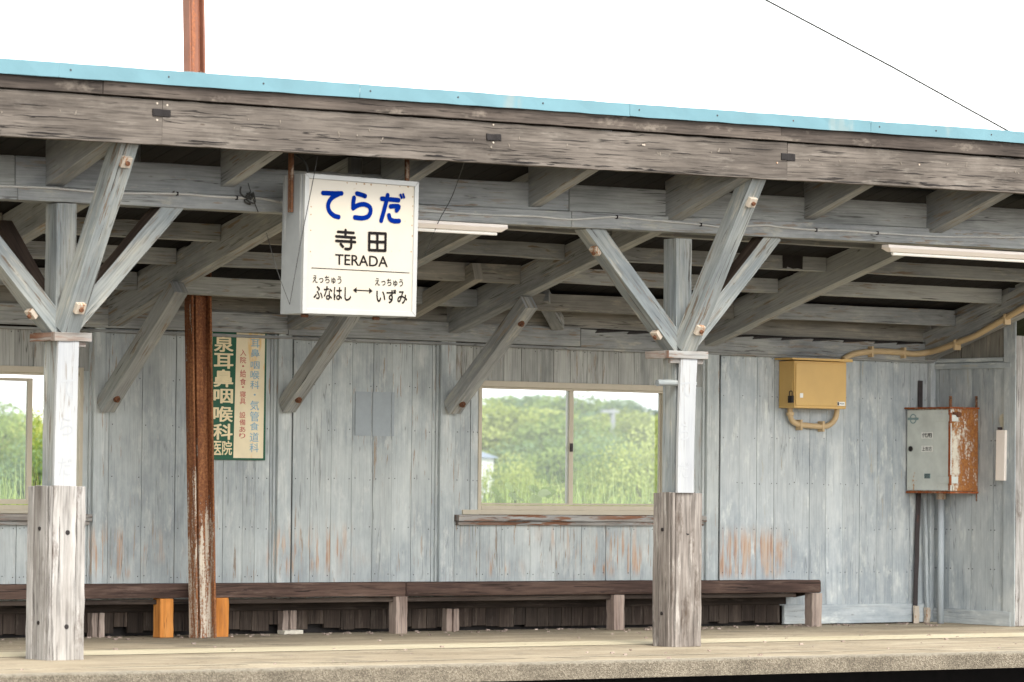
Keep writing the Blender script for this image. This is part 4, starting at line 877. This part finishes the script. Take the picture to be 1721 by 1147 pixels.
for q in ((1608, 577), (1692, 534)):
    c_ = at(*q, 0, XT); m = MB(); m.box(c_.x-.04, c_.x+.05, c_.y-.014, c_.y+.014, c_.z-.075, c_.z+.038, 'z'); part(m, 'clip', 'conduit', TC, .003)

# ---- rust eaten control cabinet on the side wall
XB = 6.78
RB = thing('control_cabinet', 'grey enamel control cabinet with rust-eaten side and small Japanese plates on the end wall', 'control box', (XB, 3.8, 1.4))
q_b, q_t = at(1597, 829, 0, XB), at(1597, 684, 0, XB); y0 = (q_b.y+q_t.y)/2; z0, z1 = q_b.z, q_t.z; y1 = at(1525, 755, 0, XB).y
xr_ = XS-.008
m = MB(); m.box(XB+.02, xr_, y0, y1, z0+.02, z1-.02, 'x'); part(m, 'body', 'boxside', RB, .004)
m = MB(); m.box(XB, XB+.018, y0-.006, y1+.006, z0+.025, z1-.03, 'z'); dr = part(m, 'door', 'boxdoor', RB, .004)
m = MB(); m.box(XB-.022, xr_, y0-.02, y1+.03, z1-.019, z1-.001, 'x'); part(m, 'lid', 'rustedge', RB, .003)
m = MB(); m.box(XB-.01, xr_, y0-.01, y1+.01, z0-.004, z0+.018, 'x'); part(m, 'flange', 'rustedge', RB, .003)
def on_door(cx_, cy_): return at(1520+cx_*.1918, 640+cy_*.1918, 0, XB)
m = MB(); m.box(XB-.004, XB+.0, y0-.004, y0+.028, z0+.03, z1-.03, 'z'); part(m, 'door_seam', 'rustedge', RB, .001)
for cy0, cy1 in ((300, 358), (842, 900)):
    a_, b_ = on_door(280, cy1), on_door(392, cy0); m = MB(); m.box(XB-.014, XB-.001, y0-.002, a_.y, a_.z, b_.z, 'x'); m.box(XB-.012, XB+.10, y0-.02, y0-.0065, a_.z, b_.z, 'x'); part(m, 'hinge_strap', 'boxdoor', RB, .003)
    m = MB(); m.tube([(XB-.012, y0-.014, a_.z-.02), (XB-.012, y0-.014, b_.z+.02)], .016, 8); part(m, 'hinge_pin', 'rustedge', RB, 0)
for z_, h_ in ((at(1610, 715, 1, y0).z, .07), (at(1610, 821, 1, y0).z, .06)):
    m = MB(); m.box(XB+.03, XB+.19, y0-.018, y0-.001, z_-h_/2, z_+h_/2, 'x'); part(m, 'hasp', 'boxside', RB, .004)
q = at(1612, 697, 1, y0-.03); m = MB(); m.tube([(XB+.01, y0-.035, q.z+.015), (q.x, y0-.035, q.z-.002)], .012, 8); m.tube([(q.x-.01, y0-.05, q.z), (q.x-.01, y0-.02, q.z)], .03, 10); part(m, 'hasp_ring', 'rustnut', RB, .002)
for px in (1598, 1642):
    q = at(px, 668, 1, y0+.02); m = MB(); m.box(q.x-.02, q.x+.02, y0+.02, y0+.028, z1+.001, q.z+.012, 'z'); m.tube([(q.x, y0+.016, q.z-.012), (q.x, y0+.021, q.z-.012)], .009, 6, mi=1); part(m, 'mounting_lug', ['lug', 'ink'], RB, .003)
q = at(1643, 838, 1, y0+.02); m = MB(); m.box(q.x-.02, q.x+.02, y0+.02, y0+.028, q.z-.03, z0-.005, 'z'); part(m, 'mounting_lug', 'lug', RB, .003)
Rv = Vector((0, -1, 0))
for body, c0, c1, r0, r1 in (('代用', 150, 249, 450, 508), ('上市方', 150, 249, 570, 626)):
    a_, b_ = on_door(c0, r1), on_door(c1, r0)
    m = MB(); m.box(XB-.004, XB-.0005, b_.y, a_.y, a_.z, b_.z, 'z'); pl_ = part(m, 'name_plate', 'paper', dr, .001)
    text('black_lettering', body, 'black', (XB-.004, a_.y, a_.z), Rv, (0, 0, 1), .012, (a_.y-b_.y)-.012, .010, (b_.z-a_.z)-.010, dr, .012, .001, .0006)
a_, b_ = on_door(176, 858), on_door(228, 815); m = MB(); m.box(XB-.004, XB-.0005, b_.y, a_.y, a_.z, b_.z, 'z')
for k in range(5):
    zz = a_.z+(b_.z-a_.z)*(k+.6)/5.4; m.box(XB-.0052, XB-.0041, b_.y+.006, a_.y-.006, zz-.003, zz+.0015, 'y', mi=1)
part(m, 'data_plate', ['emblem', 'ink'], dr, 0)
c_ = on_door(78, 335); m = MB(); ring = []
for k in range(20):
    a0, a1 = 2*math.pi*k/20, 2*math.pi*(k+1)/20
    m.prism([(XB-.004, c_.y+math.cos(a)*r_, c_.z+math.sin(a)*r_) for a, r_ in ((a0, .042), (a1, .042), (a1, .054), (a0, .054))], (.003, 0, 0))
for dy in (-.05, .05): m.box(XB-.0045, XB-.001, c_.y+dy-.034, c_.y+dy+.034, c_.z-.013, c_.z+.013, 'z')
m.box(XB-.006, XB-.0046, c_.y-.05, c_.y+.05, c_.z-.010, c_.z+.010, 'z'); part(m, 'emblem', 'emblem', dr, 0)
c_ = on_door(57, 598); m = MB(); m.tube([(XB-.012, c_.y, c_.z), (XB, c_.y, c_.z)], .03, 10); part(m, 'keyhole', 'ink', dr, 0)
# ---- pipes and flat bar near the corner
q0, q1 = at(1537, 1045, 1, YW-.05), at(1547, 640, 1, YW-.03)
T = thing('iron_bar', 'dark iron bar standing in the corner behind the rusty cabinet', 'bar', (q0.x, q0.y, 0))
m = MB(); m.beam((q0.x, YW-.05, 0), (q1.x-.005, YW-.035, 1.9), .055, .02, up=(0, 1, 0), seg=8, jit=.003); m.beam((q1.x-.005, YW-.035, 1.9), (q1.x, YW-.03, q1.z), .055, .02, up=(0, 1, 0)); part(m, 'bar', 'iron', T, .003)
m = MB(); m.beam((q0.x, YW-.075, .0), (q0.x+.002, YW-.075, .19), .07, .028, up=(0, 1, 0), seg=4, jit=.004); part(m, 'rusty_foot', 'rustbolt', T, .004)
T = thing('batten', 'thin wooden batten with a rusty foot beside the dark iron bar', 'batten', at(1558, 1040, 1, YW-.08))
xq = aX(1556, 1000, YW-.07); m = MB(); m.beam((xq+.02, YW-.07, .17), (xq-.02, YW-.06, 1.35), .035, .03, up=(0, 1, 0), seg=6, jit=.003); part(m, 'shaft', 'wallblue', T, .003)
m = MB(); m.beam((xq+.02, YW-.07, 0), (xq+.02, YW-.07, .17), .055, .045, up=(0, 1, 0), seg=5, jit=.006); part(m, 'rusty_foot', 'rustbolt', T, .004)
xw = XS-.05; q0, q1 = at(1582, 1046, 0, xw), at(1583, 838, 0, xw)
T = thing('vertical_conduit', 'pale grey pipe dropping from the rusty cabinet to the platform', 'conduit', (xw, q0.y, 0))
m = MB(); m.tube([(xw-.01, q0.y, 0), (xw-.01, q1.y, z0-.002)], .036, 12); part(m, 'pipe', 'paleconduit', T, 0, smooth=True)
m = MB(); m.tube([(xw-.01, q1.y, z0-.07), (xw-.01, q1.y, z0-.004)], .055, 10); part(m, 'gland', 'rustbolt', T, .004)
# ---- white trunking box
a_, b_ = at(1675.5, 723, 0, XS-.06), at(1693, 808, 0, XS-.06)
T = thing('trunking_cover', 'narrow white enamel box standing upright on the blue end wall right of the cabinet', 'wall box', (XS, a_.y, b_.z))
m = MB(); m.beam((XS-.035, (a_.y+b_.y)/2+.03, b_.z), (XS-.035, (a_.y+b_.y)/2+.02, a_.z), .06, .135, up=(0, 1, 0)); part(m, 'cover', 'lamp', T, .004)
m = MB(); q = at(1688, 712, 0, XS-.008); m.prism([(XS-.009, q.y+math.cos(k)*.07*(1+.25*math.sin(3*k)), q.z-.0+math.sin(k)*.13*(1+.2*math.cos(2*k))) for k in [i*2*math.pi/18 for i in range(18)]], (.002, 0, 0)); part(m, 'filler_patch', plain('dried_filler', (186, 180, 160), .9, .1, 0, .12, 12), T, 0)
m = MB(); m.box(XS-.06, XS-.008, a_.y-.03, a_.y-.005, a_.z-.005, a_.z+.03, 'z'); part(m, 'cable_stub', 'iron', T, .003)
# ---- batten lamps under the beam
def batten_lamp(xa, xb, label, z):
    T = thing('batten_lamp', label, 'lamp', ((xa+xb)/2, -.03, z), 'unlit batten lamps under the beam')
    for (w0, w1, za, zb_, nm, k) in ((.10, .10, -.028, 0., 'housing', 0), (.055, .13, -.066, -.029, 'reflector', .05)):
        m = MB(); pr = []
        for x_, dx in ((xa, k), (xb, -k)):
            pr.append([(x_+dx, -.03-w0/2, z+za), (x_+dx, -.03+w0/2, z+za), (x_, -.03+w1/2, z+zb_), (x_, -.03-w1/2, z+zb_)])
        b = len(m.v); m.v += [Vector(p) for r in pr for p in r]
        for q in ((0, 1, 2, 3), (7, 6, 5, 4), (0, 4, 5, 1), (1, 5, 6, 2), (2, 6, 7, 3), (3, 7, 4, 0)): m.face([b+i for i in q], [(0, 0)]*4, .5)
        part(m, nm, 'lamp', T, .004)
    m = MB(); m.tube([(xa+.09, -.03, z-.082), (xb-.09, -.03, z-.082)], .015, 8); part(m, 'tube', 'facewhite', T, 0)
batten_lamp(-3.42, aX(850, 385, -.05), 'white unlit batten lamp under the beam, its left end behind the hanging station sign', aZ(850, 378.5, -.05))
batten_lamp(aX(1490, 415, -.05), aX(1490, 415, -.05)+2.5, 'white unlit batten lamp under the beam at the right, above the ochre box', aZ(1492, 411.5, -.05))
# ---- cable along the beam with a junction of wires
lpx = [(-20, 313), (30, 314), (95, 317), (150, 322), (210, 325), (300, 326), (365, 331), (412, 333), (440, 334), (470, 340)]
lpx2 = [(700, 354), (760, 358), (830, 362), (900, 364), (957, 369), (1000, 367), (1037, 365), (1100, 371), (1180, 378), (1215, 382), (1283, 379), (1310, 382), (1372, 387), (1420, 388), (1475, 392), (1575, 398), (1672, 399), (1730, 399)]
T = thing('beam_cable', 'thin grey cable sagging along the front of the long beam', 'cable', at(860, 364, 1, -.02))
for l_ in (lpx, [(470, 340), (560, 347), (640, 350), (700, 354)], lpx2):
    m = MB(); m.tube(smooth_path([at(x_, y_, 1, -.012) for x_, y_ in l_], 4), .0095, 6); part(m, 'cable_run', 'cable', T, 0, smooth=True)
m = MB()
for x_, y_ in ((298, 326), (398, 333), (1037, 365), (1178, 378), (1372, 387), (1475, 392)): q = at(x_, y_, 1, -.015); m.box(q.x-.006, q.x+.006, -.026, .002, q.z-.016, q.z+.016, 'z')
part(m, 'cable_clips', 'ink', T, 0)
T = thing('wire_tangle', 'small tangle of dark twisted wire on the beam left of the station sign', 'wire', at(419, 335, 1, -.03))
random.seed(3); c_ = at(419, 334, 1, -.03); m = MB()
m.tube(smooth_path([c_+Vector((random.uniform(-.04, .05), random.uniform(-.03, .02), random.uniform(-.055, .06))) for k in range(16)], 4), .007, 5)
m.tube(smooth_path([at(x_, y_, 1, -.03) for x_, y_ in ((405, 314), (404, 324), (410, 331), (419, 334))], 5), .008, 5); m.tube(smooth_path([at(x_, y_, 1, -.03) for x_, y_ in ((417, 308), (423, 328), (434, 357))], 4), .004, 5)
part(m, 'wire', 'wire', T, 0)
# thin stay wires at the sign
def wire(label, pts, r, mat='wire', name='stay_wire', grp=None, cat='wire'):
    m = MB(); m.tube(pts, r, 5); tag(m.build(name, mat), label, cat, grp)
wire('thin dark wire crossing the left edge of the hanging sign', smooth_path([at(534, 263, 1, -.78), at(521, 330, 1, -.76), at(505, 410, 1, -.745), at(487, 512, 1, -.735)], 4), .0035)
wire('thin slack wire from the lower left of the sign up to the beam', smooth_path([at(487, 512, 1, -.735), at(466, 455, 1, -.5), at(448, 392, 1, -.1)], 4), .003)
wire('thin dark wire slanting down right of the hanging sign to the lamp', smooth_path([at(781, 271, 1, -.9), at(760, 330, 1, -.5), at(737, 373, 1, -.1), at(714, 430, 1, .05)], 4), .0035)
wire('taut overhead cable crossing the sky at the upper right', [at(1240, -27, 1, 7), at(1285, -1, 1, 7), at(1500, 113, 1, 7), at(1697, 222, 1, 7), at(1850, 306, 1, 7)], .013, 'wire', 'overhead_cable', cat='cable')
fw = [((-60, 112), (900, -40)), ((-60, 128), (1100, -30)), ((430, 130), (1250, -20)), ((640, 140), (1721, 10)), ((730, 148), (1721, 55))]
for k, (a_, b_) in enumerate(fw):
    P0, P1 = at(*a_, 1, 260), at(*b_, 1, 260); P0 += (P1-P0)*-.3; P1 += (P1-P0)*.3; mid_ = (P0+P1)/2+Vector((0, 0, -.6))
    wire('faint distant power line crossing the white sky', smooth_path([P0, mid_, P1], 8), .02, 'farwire', 'power_line', 'faint power lines across the sky', 'power line')
# small stones and litter on the platform
random.seed(21); m = MB()
for k in range(260):
    y_ = YW-.05-abs(random.gauss(0, .35)) if random.random() < .75 else random.uniform(-2., 3.5)
    x_ = random.uniform(-8, 7); r_ = random.uniform(.006, .02); m.beam((x_-r_, y_, r_*.4), (x_+r_, y_+random.uniform(-r_, r_), r_*.4), r_*1.4, r_*.8, jit=r_*.2)
tag(m.build('litter', 'leg'), 'scattered grit and dry litter along the foot of the wall', 'litter', None, 'stuff')

# ================================================================== BEYOND THE WINDOWS
def leaf_quad(m, c, d, n, L, W, rnd):
    s_ = d.cross(n).normalized()
    m.quad([c, c+d*L*.5+s_*W*.5, c+d*L, c+d*L*.5-s_*W*.5], 0, rnd)
def rdir():
    while True:
        v = Vector((random.uniform(-1, 1), random.uniform(-1, 1), random.uniform(-1, 1)))
        if .05 < v.length < 1: return v.normalized()
def tree_meshes(seed, h, rx, lobes, leaves, ls, mat, skirt=.25):
    random.seed(seed); tr = MB(); cr = MB()
    tr.tube(smooth_path([(0, 0, 0), (.1*rx*.3, 0, h*.25), (-.05*rx, .05*rx, h*.5), (0, 0, h*.86)], 3), h*.03, 7, r2=h*.006)
    cents = []
    for k in range(lobes):
        t_ = (k+.5)/lobes; z = h*(skirt+(1-skirt)*t_**.9*.93); prof = math.sin(math.pi*min(1, .16+.84*t_**.8))**.65
        a_ = k*2.4+random.uniform(-.5, .5); r_ = rx*prof*random.uniform(.35, .85)
        c = Vector((math.cos(a_)*r_, math.sin(a_)*r_, z)); R0 = rx*random.uniform(.28, .46)*(.75+.4*prof); cents.append((c, R0))
        tr.tube(smooth_path([(0, 0, max(h*.12, z*.62)), c*.5+Vector((0, 0, z*.36)), c], 3), h*.011, 5, r2=h*.003)
    tot = sum(r_**2 for _, r_ in cents)
    for c, R0 in cents:
        lob = random.uniform(-.42, .34)
        for k in range(int(leaves*R0*R0/tot)):
            d = rdir(); rr = R0*random.uniform(.45, 1.)**.5*random.choice([1, 1, 1, 1.15]); p_ = c+Vector((d.x*rr, d.y*rr, d.z*rr*.8))
            n = (d+rdir()*.8).normalized(); t1 = rdir(); t1 = (t1-n*t1.dot(n)).normalized()
            leaf_quad(cr, p_, t1, n, ls*random.uniform(.7, 1.4), ls*random.uniform(.5, .9), min(1, max(0, .5+lob+d.z*.3+random.uniform(-.13, .13))))  # clump tops tinted lighter, undersides darker: light and shade in leaf colour
    return tr, cr
protos = {}
def tree(key, args, loc, sc, rz, label, name='tree', cat='tree', group=None, zsc=None):
    if key not in protos:
        tr, cr = tree_meshes(*args); T = thing(name, label, cat); T.empty_display_size = 1
        a_ = tr.build('trunk', 'bark', T); b_ = cr.build('crown', args[6], T); protos[key] = T
    else:
        src = protos[key]; T = src.copy(); COL.objects.link(T)
        for ch in list(src.children): c = ch.copy(); COL.objects.link(c); c.parent = T
    T.location = loc; T.rotation_euler = (0, 0, rz); T.scale = (sc, sc, zsc or sc); tag(T, label, cat, group); return T
GZ = -1.1
def ground_at(px, Y): q = at(px, 815, 1, Y); return Vector((q.x, Y, GZ))
def top_scale(px, py, Y, h): return (at(px, py, 1, Y).z-GZ)/h
TK = {'a': (31, 8., 3.4, 20, 22000, .15, 'leafG'), 'b': (32, 7., 3.2, 19, 21000, .14, 'leafY'), 'c': (33, 9., 2.6, 20, 22000, .15, 'leafD'), 'd': (34, 5., 3.2, 16, 15000, .11, 'leafG', .1), 'e': (35, 4., 3.0, 15, 14000, .10, 'leafY', .08), 'f': (36, 4.4, 3.2, 15, 14000, .11, 'leafD', .08)}
def put(key, px, py, Y, wsc, label, name='tree', cat='tree', group='trees beyond the field', rz=None):
    a_ = TK[key]; zs = top_scale(px, py, Y, a_[1]*1.02); q = ground_at(px, Y); tree(key, a_, q, wsc, random.uniform(0, 6) if rz is None else rz, label, name, cat, group, zs)
# right window
put('b', 838, 678, 78, 1.25, 'round yellow-green tree at the left of the right-hand window')
put('c', 905, 654, 108, 1.9, 'tall deep green tree rising behind the round yellow-green one')
put('a', 868, 662, 120, 1.7, 'far green tree left of the tall deep green one')
put('a', 985, 660, 104, 1.35, 'mid green tree just right of the window meeting stile')
put('b', 1068, 692, 82, 1.15, 'yellow-green tree beside the white post in the right-hand window')
put('c', 1052, 662, 98, 1.25, 'dark green tree behind the yellow-green one by the white post')
put('a', 1112, 700, 95, 1.2, 'green tree at the right edge of the right-hand window')
put('a', 940, 700, 76, 1.0, 'middle-height green tree left of the meeting stile')
put('f', 905, 752, 60, .95, 'low deep green bush below the yellow-green tree', 'bush', 'bush', 'bushes behind the grass')
put('d', 950, 742, 57, .8, 'low green bush behind the meeting stile', 'bush', 'bush', 'bushes behind the grass')
put('f', 995, 738, 62, .9, 'low dark bush right of the meeting stile', 'bush', 'bush', 'bushes behind the grass')
put('e', 862, 778, 40, .42, 'small pale bush beside the house', 'bush', 'bush', 'bushes behind the grass')
put('e', 1088, 735, 30, .55, 'bright yellow-green bush close behind the right end of the window', 'bush', 'bush', 'bushes behind the grass')
put('d', 1050, 775, 50, .7, 'low green bush under the white post', 'bush', 'bush', 'bushes behind the grass')
# left window
put('d', -20, 690, 55, 1.0, 'green bush at the left edge of the left window', 'bush', 'bush', 'bushes behind the grass')
put('d', 22, 700, 62, 1.15, 'green bush in the middle of the left window', 'bush', 'bush', 'bushes behind the grass')
put('e', 64, 702, 58, .8, 'yellow-green bush in the open gap of the left window', 'bush', 'bush', 'bushes behind the grass')
put('f', 66, 748, 44, .6, 'dark low bush under the yellow-green one', 'bush', 'bush', 'bushes behind the grass')
put('d', 112, 712, 66, 1.0, 'green bush behind the left post', 'bush', 'bush', 'bushes behind the grass')
put('a', -70, 660, 90, 1.1, 'tall green tree left of the left window')
# far belt of trees that reads as one mass
random.seed(77); bm_ = MB()
for k in range(7000):
    x_ = random.uniform(-80, 420); y_ = 250+random.uniform(-14, 14)+.08*x_; hh = 3.2+.8*math.sin(x_*.11)+.5*math.sin(x_*.31+1); zz = GZ+hh*random.random()**.7
    d = rdir(); n = rdir(); t1 = (d-n*d.dot(n)).normalized(); leaf_quad(bm_, Vector((x_, y_, zz)), t1, n, 1.5, 1.1, random.random()*.8)
tag(bm_.build('woods', 'leafD'), 'far belt of trees along the horizon', 'woods', None, 'stuff')
# reed grass
random.seed(5); gm = MB()
def blade(x_, y_, h, lean, wd):
    a_ = random.uniform(0, 6.28); dv = Vector((math.cos(a_), math.sin(a_), 0)); sd_ = Vector((-dv.y, dv.x, 0)); r_ = random.random(); prev = None
    for i in range(5):
        f = i/4; c = Vector((x_, y_, GZ+h*(f-.18*lean*f*f)))+dv*(lean*h*.42*f*f); ww = wd*(1-f*.9)*.5; cur = (c-sd_*ww, c+sd_*ww)
        if prev: gm.quad([prev[0], prev[1], cur[1], cur[0]], 0, min(1, max(0, r_*.6+f*.35)))
        prev = cur
for k in range(15000):
    y_ = 5.6+16*random.random()**1.5; x_ = random.uniform(-12, 17); cl = .5+.5*math.sin(x_*1.9+y_*.8)*math.sin(x_*.7-y_*.5+1)
    blade(x_, y_, random.uniform(2.1, 2.62)+.35*cl+.008*(y_-5), random.uniform(.1, 1.1), random.uniform(.018, .045))
tag(gm.build('reed_grass', 'grass'), 'tall bright green grass growing behind the shelter windows', 'grass', None, 'stuff')
# broad-leaved plant close to the window
random.seed(9); m = MB(); c0 = at(865, 826, 1, 6.2); T = thing('broad_leaved_plant', 'broad-leaved green plant in the lower left corner of the right-hand window', 'plant', (c0.x, 6.2, GZ))
st = MB(); st.tube(smooth_path([(c0.x, 6.2, GZ), (c0.x+.05, 6.2, .2), (c0.x, 6.2, c0.z)], 3), .018, 6, r2=.006); part(st, 'stem', 'leafG', T, 0)
for k in range(16):
    px, py = 865+random.uniform(-30, 45), 826+random.uniform(-9, 16); c = at(px, py, 1, 6.2+random.uniform(-.15, .15)); d = Vector((random.uniform(-1, 1), random.uniform(-.8, .2), random.uniform(-.5, .25))).normalized(); n = (Vector((random.uniform(-.5, .5), -1., .8))).normalized(); n = (n-d*n.dot(d)).normalized(); s_ = d.cross(n); L = random.uniform(.12, .2)
    out = [c, c+d*L*.15+s_*L*.34, c+d*L*.5+s_*L*.42-n*.01, c+d*L, c+d*L*.5-s_*L*.42-n*.01, c+d*L*.15-s_*L*.34]
    b = len(m.v); m.v += out; m.face(range(b, b+6), [(0, 0)]*6, random.uniform(.3, .9))
part(m, 'leaves', 'grass', T, 0)
# houses and pole across the field
def house(px, Y, w_, d_, eave_y, ridge_y, label, wins):
    q = ground_at(px, Y); T = thing('house', label, 'house', q); o_ = .12; ze, zr = at(px, eave_y, 1, Y).z, at(px, ridge_y, 1, Y).z
    m = MB(); m.box(q.x, q.x+w_, Y, Y+d_, GZ, ze, 'z'); wl_ = part(m, 'wall', 'housewall' if Y < 60 else 'polecon', T, 0)
    m = MB()
    m.prism([(q.x-o_, Y-o_, ze), (q.x-o_, Y+d_+o_, ze), (q.x-o_, Y+d_/2, zr)], (w_+2*o_, 0, 0)); part(m, 'roof', 'houseroof', T, 0)
    for wx, wz, ww, wh in wins:
        m = MB(); m.box(q.x+wx, q.x+wx+ww, Y-.04, Y+.02, GZ+wz, GZ+wz+wh, 'z'); part(m, 'window', 'pane', T, 0)
def hw(pa, pb, Y): return at(pb, 800, 1, Y).x-at(pa, 800, 1, Y).x
house(690, 58, hw(690, 829, 58), 4, 768, 738, 'white house with a grey roof at the left of the right-hand window', [(hw(690, 812, 58), 1.5, .25, .9), (.5, 1.5, .5, .9)])
q = ground_at(1029, 80); T = thing('utility_pole', 'pale concrete utility pole seen through the right-hand window', 'utility pole', q); m = MB(); m.tube([q, Vector((q.x, 80, at(1029, 688, 1, 80).z))], .11, 8, r2=.08); part(m, 'shaft', 'polecon', T, 0)
m = MB(); zz = at(1029, 692, 1, 80).z; m.box(q.x-.5, q.x+.2, 79.9, 80.02, zz-.05, zz+.05, 'x'); part(m, 'crossarm', 'polecon', T, 0)
